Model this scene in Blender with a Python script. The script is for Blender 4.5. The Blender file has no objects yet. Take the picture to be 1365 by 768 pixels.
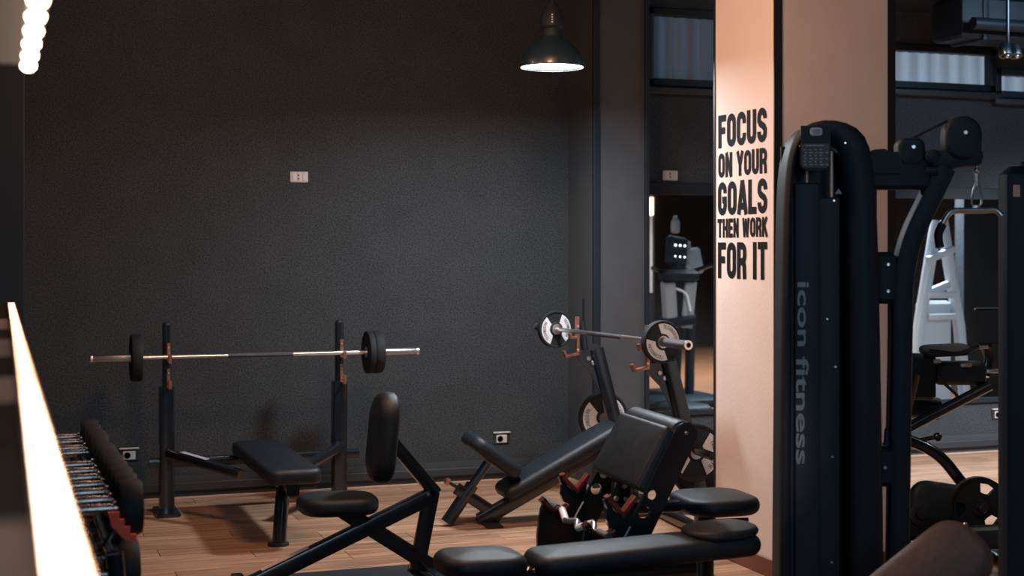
import bpy, bmesh, math, random
from mathutils import Vector, Matrix, Quaternion
random.seed(7)
C = bpy.context.scene.collection
SC = bpy.context.scene
PI = math.pi
R = math.radians

# ------------------------------------------------------------------ camera
cam_d = bpy.data.cameras.new('camera'); cam = bpy.data.objects.new('camera', cam_d); C.objects.link(cam)
cam.location = (0, 0, 1.6)
cam.rotation_euler = (R(90), 0, R(-19.75))          # looks along the room, turned right of the back wall's normal
cam_d.sensor_width = 36; cam_d.lens = 1900 * 36 / 1365
cam_d.shift_y = -49 / 1365
cam_d.clip_start = 0.05; cam_d.clip_end = 100
cam_d.dof.use_dof = True; cam_d.dof.focus_distance = 7.5; cam_d.dof.aperture_fstop = 2.4
SC.camera = cam

# ------------------------------------------------------------------ colour management, world
SC.view_settings.view_transform = 'Standard'; SC.view_settings.look = 'None'
SC.view_settings.exposure = 0.0; SC.view_settings.gamma = 1.0; SC.view_settings.use_curve_mapping = False
world = bpy.data.worlds.new('world'); SC.world = world; world.use_nodes = True
bg = world.node_tree.nodes['Background']
bg.inputs[0].default_value = (0.30, 0.50, 0.72, 1); bg.inputs[1].default_value = 0.16

# ------------------------------------------------------------------ lamps of the room outside the picture, and added fill lights
def light(name, kind, loc, power, col, size=None, aim=None, size_y=None, spot=None, blend=0.5):
    d = bpy.data.lights.new(name, kind); o = bpy.data.objects.new(name, d); C.objects.link(o)
    o.location = loc; d.energy = power; d.color = col
    if kind == 'AREA':
        d.shape = 'RECTANGLE'; d.size = size; d.size_y = size_y or size
    elif size is not None:
        d.shadow_soft_size = size
    if kind == 'SPOT':
        d.spot_size = R(spot); d.spot_blend = blend
    if aim is not None:
        o.rotation_euler = (Vector(aim) - Vector(loc)).to_track_quat('-Z', 'Y').to_euler()
    return o
WARM = (1.0, 0.66, 0.46); COOL = (0.80, 0.90, 1.0)
light('cool_ambient_fill', 'AREA', (2.4, 2.8, 3.40), 30, (0.44, 0.72, 1.0), 3.0, (2.4, 3.2, 0), 3.0)  # added cool ambient fill, no panel hangs here
light('warm_wall_lamp', 'AREA', (0.30, 6.30, 2.75), 15, (1.0, 0.58, 0.43), 0.30, (3.5, 6.1, 1.9), 1.0).data.spread = R(140)
light('front_fill', 'AREA', (1.2, -1.6, 2.4), 42, (0.50, 0.76, 1.0), 1.6, (3.2, 7, 1.0))  # added fill from behind the camera to lift the blacks
light('warm_corner_fill', 'POINT', (0.75, 7.7, 3.25), 20, (1.0, 0.52, 0.36), 0.10)  # added point light for the upper strip's glow on the corner wall
light('low_shadow_fill', 'SPOT', (0.75, 1.5, 0.38), 125, (1.0, 0.80, 0.70), 0.05, (3.40, 6.50, 0.95), spot=14, blend=0.8)  # added low spot that throws bench shadows onto the pillar
light('orange_pillar_lamp', 'SPOT', (3.7, 4.6, 3.42), 11, (1.0, 0.46, 0.13), 0.10, (3.95, 6.12, 2.6), spot=70, blend=0.8)
light('warm_ceiling_lamp', 'AREA', (1.9, 5.6, 3.3), 62, (1.0, 0.56, 0.32), 0.5, (2.2, 7.2, 0))
light('right_hall_lamp', 'SPOT', (6.0, 7.7, 3.2), 190, (1.0, 0.80, 0.62), 0.12, (6.0, 8.0, 0), spot=100, blend=0.6)
light('cool_wall_fill', 'AREA', (6.9, 7.4, 3.35), 24, (0.48, 0.72, 1.0), 1.2, (6.9, 9.2, 1.9), 0.4)  # added blue fill for the wall around the right windows
light('far_hall_lamp', 'SPOT', (8.2, 6.2, 3.2), 1300, COOL, 0.15, (8.2, 7.2, 0.8), spot=110, blend=0.5)
light('far_floor_lamp', 'SPOT', (8.6, 2.6, 3.2), 1300, (1.0, 0.80, 0.70), 0.15, (8.4, 1.8, 0), spot=120, blend=0.5)
light('cardio_lamp', 'SPOT', (6.9, 5.4, 3.2), 60, COOL, 0.15, (6.4, 6.2, 1.2), spot=90, blend=0.5)

# ------------------------------------------------------------------ materials
def new_mat(name):
    m = bpy.data.materials.new(name); m.use_nodes = True
    nt = m.node_tree
    return m, nt, nt.nodes['Principled BSDF']
def N(nt, t, **kw):
    n = nt.nodes.new(t)
    for k, v in kw.items():
        setattr(n, k, v)
    return n
def mat(name, col, rough=0.5, metal=0.0, bump=0.0, bscale=80, vary=0.0, vscale=6, coat=0.0, spec=0.5, rvary=0.0, speck=0.0):
    m, nt, p = new_mat(name)
    p.inputs['Base Color'].default_value = (*col, 1); p.inputs['Roughness'].default_value = rough
    p.inputs['Metallic'].default_value = metal; p.inputs['Specular IOR Level'].default_value = spec
    p.inputs['Coat Weight'].default_value = coat; p.inputs['Coat Roughness'].default_value = 0.12
    tc = N(nt, 'ShaderNodeTexCoord')
    if bump:
        nz = N(nt, 'ShaderNodeTexNoise'); nz.inputs['Scale'].default_value = bscale; nz.inputs['Detail'].default_value = 5
        nt.links.new(tc.outputs['Object'], nz.inputs['Vector'])
        b = N(nt, 'ShaderNodeBump'); b.inputs['Strength'].default_value = bump; b.inputs['Distance'].default_value = 0.01
        nt.links.new(nz.outputs['Fac'], b.inputs['Height']); nt.links.new(b.outputs['Normal'], p.inputs['Normal'])
    n2 = N(nt, 'ShaderNodeTexNoise'); n2.inputs['Scale'].default_value = vscale; n2.inputs['Detail'].default_value = 6
    nt.links.new(tc.outputs['Object'], n2.inputs['Vector'])
    if vary:
        mx = N(nt, 'ShaderNodeMix', data_type='RGBA')
        mx.inputs[6].default_value = (*[c * (1 - vary) for c in col], 1); mx.inputs[7].default_value = (*[min(1, c * (1 + vary)) for c in col], 1)
        nt.links.new(n2.outputs['Fac'], mx.inputs[0]); nt.links.new(mx.outputs[2], p.inputs['Base Color'])
        if speck:                                       # fine stipple of the rolled paint
            n3 = N(nt, 'ShaderNodeTexNoise'); n3.inputs['Scale'].default_value = 95; n3.inputs['Detail'].default_value = 2
            nt.links.new(tc.outputs['Object'], n3.inputs['Vector'])
            m3 = N(nt, 'ShaderNodeMapRange'); m3.inputs[1].default_value = 0.3; m3.inputs[2].default_value = 0.7; m3.inputs[3].default_value = 1 - speck; m3.inputs[4].default_value = 1 + speck
            hs = N(nt, 'ShaderNodeHueSaturation'); nt.links.new(n3.outputs['Fac'], m3.inputs[0]); nt.links.new(m3.outputs[0], hs.inputs['Value'])
            nt.links.new(mx.outputs[2], hs.inputs['Color']); nt.links.new(hs.outputs[0], p.inputs['Base Color'])
    if rvary:
        mr = N(nt, 'ShaderNodeMapRange'); mr.inputs[3].default_value = rough - rvary; mr.inputs[4].default_value = rough + rvary
        nt.links.new(n2.outputs['Fac'], mr.inputs[0]); nt.links.new(mr.outputs[0], p.inputs['Roughness'])
    return m
def emit(name, col, strength, base=(0.8, 0.8, 0.8)):
    m, nt, p = new_mat(name)
    p.inputs['Base Color'].default_value = (*base, 1)
    p.inputs['Emission Color'].default_value = (*col, 1); p.inputs['Emission Strength'].default_value = strength
    return m

M = {}
M['wall'] = mat('charcoal_wall_paint', (0.0355, 0.039, 0.043), 0.85, bump=0.35, bscale=130, vary=0.22, vscale=3.5, speck=0.5, spec=0.25)
M['wall_low'] = mat('dark_skirting_paint', (0.035, 0.037, 0.042), 0.7, vary=0.2)
M['pilaster'] = mat('grey_pilaster_paint', (0.056, 0.058, 0.062), 0.85, bump=0.3, bscale=140, vary=0.15, spec=0.25)
M['ceil'] = mat('black_ceiling_paint', (0.02, 0.021, 0.024), 0.9, vary=0.2, spec=0.2)
M['trim'] = mat('black_trim_paint', (0.010, 0.014, 0.019), 0.5, vary=0.2, spec=0.3)
M['rail'] = mat('black_rail_metal', (0.02, 0.022, 0.026), 0.55, vary=0.2)
M['plaster'] = mat('beige_plaster', (0.70, 0.60, 0.555), 0.75, bump=0.08, bscale=60, vary=0.08, vscale=4, spec=0.3)
M['letter'] = mat('black_vinyl_lettering', (0.006, 0.006, 0.008), 0.8, vary=0.1, spec=0.1)
M['skirt_wood'] = mat('red_brown_skirting_wood', (0.16, 0.065, 0.04), 0.5, bump=0.1, bscale=30, vary=0.3, vscale=14)
M['metal'] = mat('black_powder_coated_steel', (0.007, 0.010, 0.014), 0.22, bump=0.03, bscale=200, vary=0.2, vscale=12, coat=0.4, rvary=0.05)
M['matte'] = mat('matte_black_plastic', (0.012, 0.018, 0.025), 0.55, bump=0.06, bscale=220, vary=0.2, vscale=10, spec=0.22)
M['gunmetal'] = mat('dark_navy_plastic', (0.013, 0.020, 0.030), 0.55, bump=0.05, bscale=160, vary=0.2, vscale=8, spec=0.35)
M['vinyl'] = mat('black_vinyl_upholstery', (0.007, 0.011, 0.016), 0.48, bump=0.2, bscale=260, vary=0.25, vscale=16, spec=0.36, rvary=0.07)
M['vinyl_warmlit'] = mat('black_vinyl_in_warm_light', (0.085, 0.048, 0.036), 0.6, bump=0.3, bscale=240, vary=0.4, vscale=60, spec=0.4)  # black vinyl, the warm light on it put into a brown colour
M['rubber'] = mat('black_rubber', (0.009, 0.011, 0.014), 0.7, bump=0.2, bscale=150, vary=0.25, vscale=20, spec=0.3)
M['mat'] = mat('black_rubber_flooring', (0.014, 0.018, 0.023), 0.75, bump=0.4, bscale=220, vary=0.3, vscale=30, spec=0.3)
M['chrome'] = mat('polished_chrome', (0.85, 0.80, 0.77), 0.30, 1.0, vary=0.05, rvary=0.05)
M['steel'] = mat('brushed_steel', (0.50, 0.50, 0.50), 0.32, 1.0, bump=0.1, bscale=300, vary=0.1, rvary=0.08)
M['knurl'] = mat('dark_knurled_steel', (0.10, 0.10, 0.11), 0.45, 0.8, bump=0.5, bscale=500, vary=0.2)
M['copper'] = mat('copper_plated_steel', (0.50, 0.22, 0.15), 0.33, 0.9, bump=0.1, bscale=120, vary=0.25, vscale=40)
M['red'] = mat('red_lacquered_metal', (0.20, 0.032, 0.022), 0.35, 0.3, bump=0.05, vary=0.3, vscale=20, coat=0.4)
M['darkred'] = mat('dark_red_metal', (0.07, 0.012, 0.012), 0.3, 0.4, vary=0.3, vscale=20, coat=0.4)
M['redrack'] = mat('orange_red_plastic', (0.90, 0.09, 0.04), 0.45, vary=0.15, vscale=14)
M['white'] = mat('white_painted_steel', (0.72, 0.75, 0.78), 0.4, bump=0.03, vary=0.06, vscale=6)
M['decal'] = mat('off_white_print', (0.55, 0.55, 0.56), 0.6, vary=0.12, vscale=30)
M['greyprint'] = mat('silver_grey_print', (0.27, 0.275, 0.29), 0.5, vary=0.25, vscale=30)
M['label'] = mat('pale_sticker', (0.55, 0.46, 0.42), 0.6, vary=0.3, vscale=90)
M['dbchrome'] = mat('worn_chrome', (0.45, 0.42, 0.40), 0.28, 1.0, vary=0.2, vscale=60, rvary=0.08)
M['rod'] = mat('copper_guide_rod', (0.85, 0.48, 0.36), 0.4, 0.4, vary=0.1)
M['lit_edge'] = mat('painted_lit_floor_edge', (0.42, 0.27, 0.20), 0.4, vary=0.2, vscale=20)
M['silverlabel'] = mat('silver_label', (0.42, 0.42, 0.44), 0.5, vary=0.35, vscale=120)
M['smoke'] = mat('smoked_sign_plastic', (0.075, 0.065, 0.055), 0.65, vary=0.4, vscale=60)
M['plate_white'] = mat('white_socket_plastic', (0.50, 0.46, 0.45), 0.5, vary=0.08, vscale=40)
M['socket_dark'] = mat('dark_socket_plastic', (0.02, 0.02, 0.022), 0.5, vary=0.1)
M['lamp'] = mat('dark_teal_enamel', (0.012, 0.027, 0.040), 0.35, vary=0.15, coat=0.3)
M['lamp_in'] = mat('white_enamel', (0.85, 0.87, 0.9), 0.5, vary=0.03)
M['ledge'] = mat('dark_stained_wood', (0.010, 0.006, 0.004), 0.6, bump=0.1, bscale=20, vary=0.4, vscale=9, spec=0.1)
M['glow_band'] = mat('painted_reflection_band', (0.50, 0.28, 0.19), 0.5, bump=0.05, vary=0.2, vscale=9, spec=0.2)
M['alu'] = mat('anodised_aluminium', (0.35, 0.33, 0.31), 0.4, 0.8, vary=0.1)
M['screen'] = mat('dark_display_glass', (0.01, 0.012, 0.016), 0.12, vary=0.1, coat=0.6)
M['greyplastic'] = mat('pale_grey_plastic', (0.30, 0.33, 0.36), 0.5, vary=0.1)
M['bulb'] = emit('lit_lamp_disc', (0.92, 0.96, 1.0), 14)
M['led'] = emit('lit_warm_led', (1.0, 0.74, 0.55), 26)
M['tube'] = emit('lit_warm_tube', (1.0, 0.62, 0.42), 5)
M['dots'] = emit('lit_console_lights', (0.85, 0.93, 1.0), 4)
# mirror
m, nt, p = new_mat('mirror_glass'); p.inputs['Base Color'].default_value = (0.72, 0.78, 0.82, 1); p.inputs['Metallic'].default_value = 1; p.inputs['Roughness'].default_value = 0.015
M['mirror'] = m
# daylight behind ribbed translucent sheets (backlit)
def sheet(name, col, s):
    m, nt, p = new_mat(name)
    tc = N(nt, 'ShaderNodeTexCoord'); w = N(nt, 'ShaderNodeTexWave'); w.inputs['Scale'].default_value = 2.1; w.inputs['Distortion'].default_value = 0.5; w.inputs['Detail'].default_value = 3
    nt.links.new(tc.outputs['Object'], w.inputs['Vector'])
    r = N(nt, 'ShaderNodeMapRange'); r.inputs[3].default_value = 0.62 * s; r.inputs[4].default_value = s
    nt.links.new(w.outputs['Fac'], r.inputs[0]); nt.links.new(r.outputs[0], p.inputs['Emission Strength'])
    p.inputs['Emission Color'].default_value = (*col, 1); p.inputs['Base Color'].default_value = (0.10, 0.12, 0.14, 1); p.inputs['Roughness'].default_value = 0.6
    return m
M['sheet_dim'] = sheet('tinted_ribbed_sheet', (0.28, 0.55, 0.88), 0.055)
M['sheet'] = sheet('clear_ribbed_sheet', (0.58, 0.76, 1.0), 0.36)
def wood_floor():
    m, nt, p = new_mat('oak_laminate_plank')
    tc = N(nt, 'ShaderNodeTexCoord'); oi = N(nt, 'ShaderNodeObjectInfo')
    off = N(nt, 'ShaderNodeVectorMath', operation='SCALE'); off.inputs['Scale'].default_value = 37
    cmb = N(nt, 'ShaderNodeCombineXYZ')
    for k in range(3): nt.links.new(oi.outputs['Random'], cmb.inputs[k])
    nt.links.new(cmb.outputs[0], off.inputs[0])
    add = N(nt, 'ShaderNodeVectorMath', operation='ADD'); nt.links.new(tc.outputs['Object'], add.inputs[0]); nt.links.new(off.outputs[0], add.inputs[1])
    mp = N(nt, 'ShaderNodeMapping'); mp.inputs['Scale'].default_value = (1.1, 15, 15); nt.links.new(add.outputs[0], mp.inputs['Vector'])
    nz = N(nt, 'ShaderNodeTexNoise'); nz.inputs['Scale'].default_value = 1.6; nz.inputs['Detail'].default_value = 7; nz.inputs['Roughness'].default_value = 0.62; nz.inputs['Distortion'].default_value = 0.5
    nt.links.new(mp.outputs[0], nz.inputs['Vector'])
    cr = N(nt, 'ShaderNodeValToRGB'); cr.color_ramp.elements[0].position = 0.30; cr.color_ramp.elements[0].color = (0.17, 0.080, 0.040, 1)
    cr.color_ramp.elements[1].position = 0.72; cr.color_ramp.elements[1].color = (0.52, 0.31, 0.195, 1)
    nt.links.new(nz.outputs['Fac'], cr.inputs[0])
    hs = N(nt, 'ShaderNodeHueSaturation'); mr = N(nt, 'ShaderNodeMapRange'); mr.inputs[3].default_value = 0.84; mr.inputs[4].default_value = 1.16
    nt.links.new(oi.outputs['Random'], mr.inputs[0]); nt.links.new(mr.outputs[0], hs.inputs['Value']); nt.links.new(cr.outputs[0], hs.inputs['Color'])
    nt.links.new(hs.outputs[0], p.inputs['Base Color'])
    p.inputs['Roughness'].default_value = 0.42
    b = N(nt, 'ShaderNodeBump'); b.inputs['Strength'].default_value = 0.08; nt.links.new(nz.outputs['Fac'], b.inputs['Height']); nt.links.new(b.outputs[0], p.inputs['Normal'])
    return m
M['floor'] = wood_floor()
M['joint'] = mat('dark_floor_joint', (0.03, 0.02, 0.015), 0.8, vary=0.2)

# ------------------------------------------------------------------ mesh builder
def basis(o, x, z):
    x = Vector(x).normalized(); z = Vector(z); z = (z - x * z.dot(x)).normalized(); y = z.cross(x)
    return Matrix(((x.x, y.x, z.x, o[0]), (x.y, y.y, z.y, o[1]), (x.z, y.z, z.z, o[2]), (0, 0, 0, 1)))
def rrect(w, h, r, n=3):
    r = min(r, w / 2 - 1e-5, h / 2 - 1e-5); pts = []
    for cx, cy, a0 in ((w/2-r, h/2-r, 0), (-w/2+r, h/2-r, 90), (-w/2+r, -h/2+r, 180), (w/2-r, -h/2+r, 270)):
        for k in range(n + 1):
            a = R(a0 + 90 * k / n); pts.append((cx + r * math.cos(a), cy + r * math.sin(a)))
    return pts
def circle(r, n=16):
    return [(r * math.cos(2 * PI * k / n), r * math.sin(2 * PI * k / n)) for k in range(n)]
def fillet(pts, rad, n=5):
    pts = [Vector(q) for q in pts]; out = [pts[0]]
    for a, b, c in zip(pts, pts[1:], pts[2:]):
        d1 = (a - b); d2 = (c - b); l = min(rad, d1.length * 0.48, d2.length * 0.48)
        p1 = b + d1.normalized() * l; p2 = b + d2.normalized() * l
        for k in range(n + 1):
            t = k / n; out.append(p1 * (1-t)**2 + b * 2*t*(1-t) + p2 * t*t)
    out.append(pts[-1]); return out
class MB:
    def __init__(s): s.v = []; s.f = []
    def add(s, v, f, mx=None):
        b = len(s.v)
        s.v += [tuple(mx @ Vector(q)) if mx else tuple(q) for q in v]; s.f += [tuple(b + i for i in q) for q in f]; return s
    def loft(s, rings, mx=None, cap0=True, cap1=True):
        n = len(rings[0]); v = [q for r_ in rings for q in r_]; f = []
        for i in range(len(rings) - 1):
            for k in range(n):
                k2 = (k + 1) % n; f.append((i*n+k, i*n+k2, (i+1)*n+k2, (i+1)*n+k))
        if cap0: f.append(tuple(range(n - 1, -1, -1)))
        if cap1: f.append(tuple((len(rings)-1)*n + k for k in range(n)))
        return s.add(v, f, mx)
    def box(s, c, d, b=0.0, mx=None, rz=0):
        x, y, z = d; b = min(b, x * .45, y * .45, z * .45)
        m_ = Matrix.Translation(c) @ Matrix.Rotation(rz, 4, 'Z')
        if mx: m_ = mx @ m_
        if b <= 0:
            r_ = [(-x/2, -y/2), (x/2, -y/2), (x/2, y/2), (-x/2, y/2)]
            return s.loft([[(q[0], q[1], -z/2) for q in r_], [(q[0], q[1], z/2) for q in r_]], m_)
        ring = lambda i, h: [(q[0], q[1], h) for q in rrect(x - 2*i, y - 2*i, b, 2)]
        return s.loft([ring(b, -z/2), ring(0, -z/2+b), ring(0, z/2-b), ring(b, z/2)], m_)
    def sweep(s, path, sec, up=(0, 1, 0), cap=True):
        P = [Vector(q) for q in path]; up = Vector(up); rings = []
        for i, q in enumerate(P):
            d0 = (q - P[i-1]).normalized() if i else (P[1] - q).normalized()
            d1 = (P[i+1] - q).normalized() if i < len(P) - 1 else d0
            t = (d0 + d1).normalized(); u = up - t * up.dot(t)
            if u.length < 1e-4: u = Vector((1, 0, 0)) - t * t.x
            u.normalize(); w = t.cross(u); k = 1 / max(0.35, math.sqrt(max(0, (1 + d0.dot(d1)) / 2)))
            rings.append([q + w * (a * k) + u * b for a, b in sec])
        return s.loft(rings, None, cap, cap)
    def bar(s, path, w, h, r=0.008, up=(0, 1, 0)):       # rectangular tube: w across in the bend plane, h along up
        return s.sweep(path, rrect(w, h, r, 2), up)
    def tube(s, path, r, n=14, up=(0, 1, 0.01)):
        return s.sweep(path, circle(r, n), up)
    def lathe(s, prof, o=(0, 0, 0), axis=(0, 0, 1), n=28, hollow=False):
        axis = Vector(axis); x = Vector((1, 0, 0)) if abs(axis.normalized().x) < .9 else Vector((0, 1, 0))
        z = axis.normalized(); x = (x - z * x.dot(z)).normalized(); mx = basis(o, x, z)
        rings = [[(max(r_, 1e-4) * math.cos(2*PI*k/n), max(r_, 1e-4) * math.sin(2*PI*k/n), h) for k in range(n)] for r_, h in prof]
        if hollow: return s.loft(rings + [rings[0]], mx, False, False)
        return s.loft(rings, mx)
    def prism(s, poly, t, mx=None, b=0.0):               # polygon in local xy, thickness along z centred on 0
        n = len(poly)
        return s.loft([[(q[0], q[1], -t/2) for q in poly], [(q[0], q[1], t/2) for q in poly]], mx)
    def pad(s, L, W, T, rc, re, mx=None, crown=0.012, rb=None):
        rb = rb if rb is not None else re; rings = []
        def ring(i, h): return [(q[0], q[1], h) for q in rrect(L - 2*i, W - 2*i, max(rc - i, 0.006), 7)]
        rings.append(ring(rb, 0))
        for k in range(1, 6):
            a = R(90 * k / 5); rings.append(ring(rb * (1 - math.sin(a)), rb * (1 - math.cos(a))))
        for k in range(0, 6):
            a = R(90 * k / 5); rings.append(ring(re * (1 - math.cos(a)), T - re + re * math.sin(a)))
        wmin = min(L, W) / 2
        for k in (0.35, 0.65, 0.88): rings.append(ring(re + (wmin - re) * k * 0.97, T + crown * (1 - (1 - k) ** 2)))
        return s.loft(rings, mx)
    def sphere(s, c, r, n=14):
        return s.lathe([(r * math.sin(PI * k / 8), -r * math.cos(PI * k / 8)) for k in range(9)], c, (0, 0, 1), n)
    def build(s, name, material, parent=None, smooth=40):
        me = bpy.data.meshes.new(name); me.from_pydata(s.v, [], s.f); me.validate()
        bm = bmesh.new(); bm.from_mesh(me); bmesh.ops.recalc_face_normals(bm, faces=bm.faces); bm.to_mesh(me); bm.free()
        me.materials.append(material)
        if smooth:
            me.polygons.foreach_set('use_smooth', [True] * len(me.polygons)); me.set_sharp_from_angle(angle=R(smooth))
        o = bpy.data.objects.new(name, me); C.objects.link(o)
        if parent: o.parent = parent
        return o
XZ = lambda o: basis(o, (1, 0, 0), (0, -1, 0))         # local xy -> world x, z ; thickness along y
def tag(o, label=None, cat=None, group=None, kind=None):
    if label: o['label'] = label
    if cat: o['category'] = cat
    if group: o['group'] = group
    if kind: o['kind'] = kind
    return o
def thing(name, label, cat, loc=(0, 0, 0), rz=0, group=None):
    o = bpy.data.objects.new(name, None); C.objects.link(o); o.empty_display_size = 0.1
    o.location = loc; o.rotation_euler = (0, 0, rz); return tag(o, label, cat, group)
def copy_tree(o, parent=None):
    c = o.copy(); C.objects.link(c)
    if parent is not None: c.parent = parent
    for ch in list(o.children): copy_tree(ch, c)
    return c
def struct(name, mb, m_, parent=None, smooth=0):
    o = mb.build(name, m_, parent, smooth); o['kind'] = 'structure'; return o
_txt = {}
def text_shape(body, bold=0.0):                         # letter outlines as (verts, faces) in a unit box with width/height kept
    key = (body, bold)
    if key not in _txt:
        cu = bpy.data.curves.new('letters', 'FONT'); cu.body = body; cu.size = 1; cu.offset = bold; cu.resolution_u = 4
        o = bpy.data.objects.new('letters', cu); C.objects.link(o)
        me = bpy.data.meshes.new_from_object(o.evaluated_get(bpy.context.evaluated_depsgraph_get()))
        v = [tuple(q.co) for q in me.vertices]; f = [tuple(q.vertices) for q in me.polygons]
        bpy.data.objects.remove(o); bpy.data.curves.remove(cu); bpy.data.meshes.remove(me)
        x0 = min(q[0] for q in v); x1 = max(q[0] for q in v); y0 = min(q[1] for q in v); y1 = max(q[1] for q in v)
        _txt[key] = ([(q[0] - x0, q[1] - y0, 0) for q in v], f, x1 - x0, y1 - y0)
    return _txt[key]
def _arc(cx, cy, rx, ry, a0, a1, n=7):
    return [(cx + rx*math.cos(R(a0 + (a1 - a0)*k/n)), cy + ry*math.sin(R(a0 + (a1 - a0)*k/n))) for k in range(n + 1)]
def glyph(ch, w, h, t):
    """centre lines of a heavy condensed capital in a w x h box, pen width t"""
    a = t / 2; x0, x1, y0, y1 = a, w - a, a, h - a; m = h * 0.5; r = (x1 - x0) / 2; c = w / 2; q = min(r, h * 0.2)
    oval = _arc(c, y1 - q, r, q, 0, 180) + _arc(c, y0 + q, r, q, 180, 360); oval.append(oval[0])
    if ch == 'O': return [oval]
    if ch == 'C': return [[(x1, h*0.64)] + _arc(c, y1 - q, r, q, 0, 180) + _arc(c, y0 + q, r, q, 180, 360) + [(x1, h*0.36)]]
    if ch == 'G': return [[(x1, h*0.66)] + _arc(c, y1 - q, r, q, 0, 180) + _arc(c, y0 + q, r, q, 180, 360) + [(x1, h*0.46), (c, h*0.46)]]
    if ch == 'U': return [[(x0, h), (x0, y0 + q)] + _arc(c, y0 + q, r, q, 180, 360) + [(x1, h)]]
    if ch == 'S': return [[(x1, h*0.68)] + _arc(c, y1 - q, r, q, 0, 180) + [(x0, h*0.64), (x0 + r*.4, h*0.55), (x1 - r*.4, h*0.45), (x1, h*0.36)] + _arc(c, y0 + q, r, q, 0, -180) + [(x0, h*0.32)]]
    if ch == 'F': return [[(x0, 0), (x0, h)], [(0, y1), (w, y1)], [(x0, h*0.52), (w*0.88, h*0.52)]]
    if ch == 'E': return [[(x0, 0), (x0, h)], [(0, y1), (w, y1)], [(x0, h*0.5), (w*0.9, h*0.5)], [(0, y0), (w, y0)]]
    if ch == 'L': return [[(x0, 0), (x0, h)], [(0, y0), (w, y0)]]
    if ch == 'I': return [[(c, 0), (c, h)]]
    if ch == 'T': return [[(c, 0), (c, h)], [(0, y1), (w, y1)]]
    if ch == 'H': return [[(x0, 0), (x0, h)], [(x1, 0), (x1, h)], [(x0, m), (x1, m)]]
    if ch == 'N': return [[(x0, 0), (x0, h)], [(x1, 0), (x1, h)], [(x0 - a*.2, h), (x1 + a*.2, 0)]]
    if ch == 'M': return [[(x0, 0), (x0, h)], [(x1, 0), (x1, h)], [(x0, h), (c, h*0.15), (x1, h)]]
    if ch == 'A': return [[(x0 - a*.3, 0), (c, h*1.0)], [(x1 + a*.3, 0), (c, h*1.0)], [(w*0.25, h*0.24), (w*0.75, h*0.24)]]
    if ch == 'Y': return [[(x0 - a*.3, h), (c, h*0.42)], [(x1 + a*.3, h), (c, h*0.42)], [(c, h*0.5), (c, 0)]]
    if ch == 'W': return [[(x0, h), (w*0.3, 0)], [(w*0.3, 0), (c, h*0.95)], [(c, h*0.95), (w*0.7, 0)], [(w*0.7, 0), (x1, h)]]
    if ch == 'K': return [[(x0, 0), (x0, h)], [(x0, h*0.40), (x1 + a*.2, h)], [(w*0.42, h*0.58), (x1 + a*.3, 0)]]
    if ch == 'R': return [[(x0, 0), (x0, h)], [(x0, y1)] + _arc(x1 - q, y1 - q*.9, q, q*.9, 90, 0) + _arc(x1 - q, h*0.47 + q*.9, q, q*.9, 0, -90) + [(x0, h*0.47)], [(x1 - r*.55, h*0.47), (x1 - a*.2, h*0.36), (x1, 0)]]
    return []
def ribbon(mb, pts, t, mx, z):
    P = [Vector((q[0], q[1])) for q in pts]; P = [q for i, q in enumerate(P) if i == 0 or (q - P[i-1]).length > 1e-6]
    closed = (P[0] - P[-1]).length < 1e-6; v = []; f = []
    for i, q in enumerate(P):
        a = P[i-1] if i else (P[-2] if closed else None); b = P[i+1] if i < len(P) - 1 else (P[1] if closed else None)
        d0 = (q - a).normalized() if a is not None else (b - q).normalized(); d1 = (b - q).normalized() if b is not None else d0
        tt = (d0 + d1).normalized() if (d0 + d1).length > 1e-6 else d0; n = Vector((-tt.y, tt.x)); k = 1 / max(0.5, math.sqrt(max(0, (1 + d0.dot(d1)) / 2)))
        v += [(*(q + n*t/2*k), z), (*(q - n*t/2*k), z)]
    for i in range(len(P) - 1): f.append((2*i, 2*i+1, 2*i+3, 2*i+2))
    mb.add(v, f, mx)
WIDE = {'I': 0.42, 'W': 1.42, 'M': 1.3, 'L': 0.88, 'F': 0.9, 'E': 0.9, 'T': 0.95, ' ': 0.45, 'A': 1.06, 'N': 1.02}
def slogan(mb, word, w, h, mx, pen=0.37, gap=0.11, z=0.0012):
    tot = sum(WIDE.get(c, 1) for c in word) + gap * (len(word) - 1); u = w / tot; x = 0
    for i, ch in enumerate(word):
        cw = WIDE.get(ch, 1) * u
        for j, pl_ in enumerate(glyph(ch, cw, h, u * pen)):
            ribbon(mb, [(p_[0] + x, p_[1]) for p_ in pl_], u * pen * (0.9 if ch in 'WM' else 1), mx, z + 0.00015 * j)
        x += cw + gap * u
    return mb
def add_text(mb, body, w, h, mx, bold=0.0, t=0.0015):  # fit into w x h, a thin printed/vinyl layer
    v, f, tw, th = text_shape(body, bold)
    sx = w / tw; sy = h / th; n = len(v)
    vv = [(q[0] * sx, q[1] * sy, t) for q in v]
    return mb.add(vv, f, mx)

# ================================================================== THE ROOM
YW = 9.39; ZC = 3.46
floor_base = MB().box((5.5, 3.6, -0.035), (14, 13.2, 0.05))
floor = struct('floor', floor_base, M['joint'])
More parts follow.
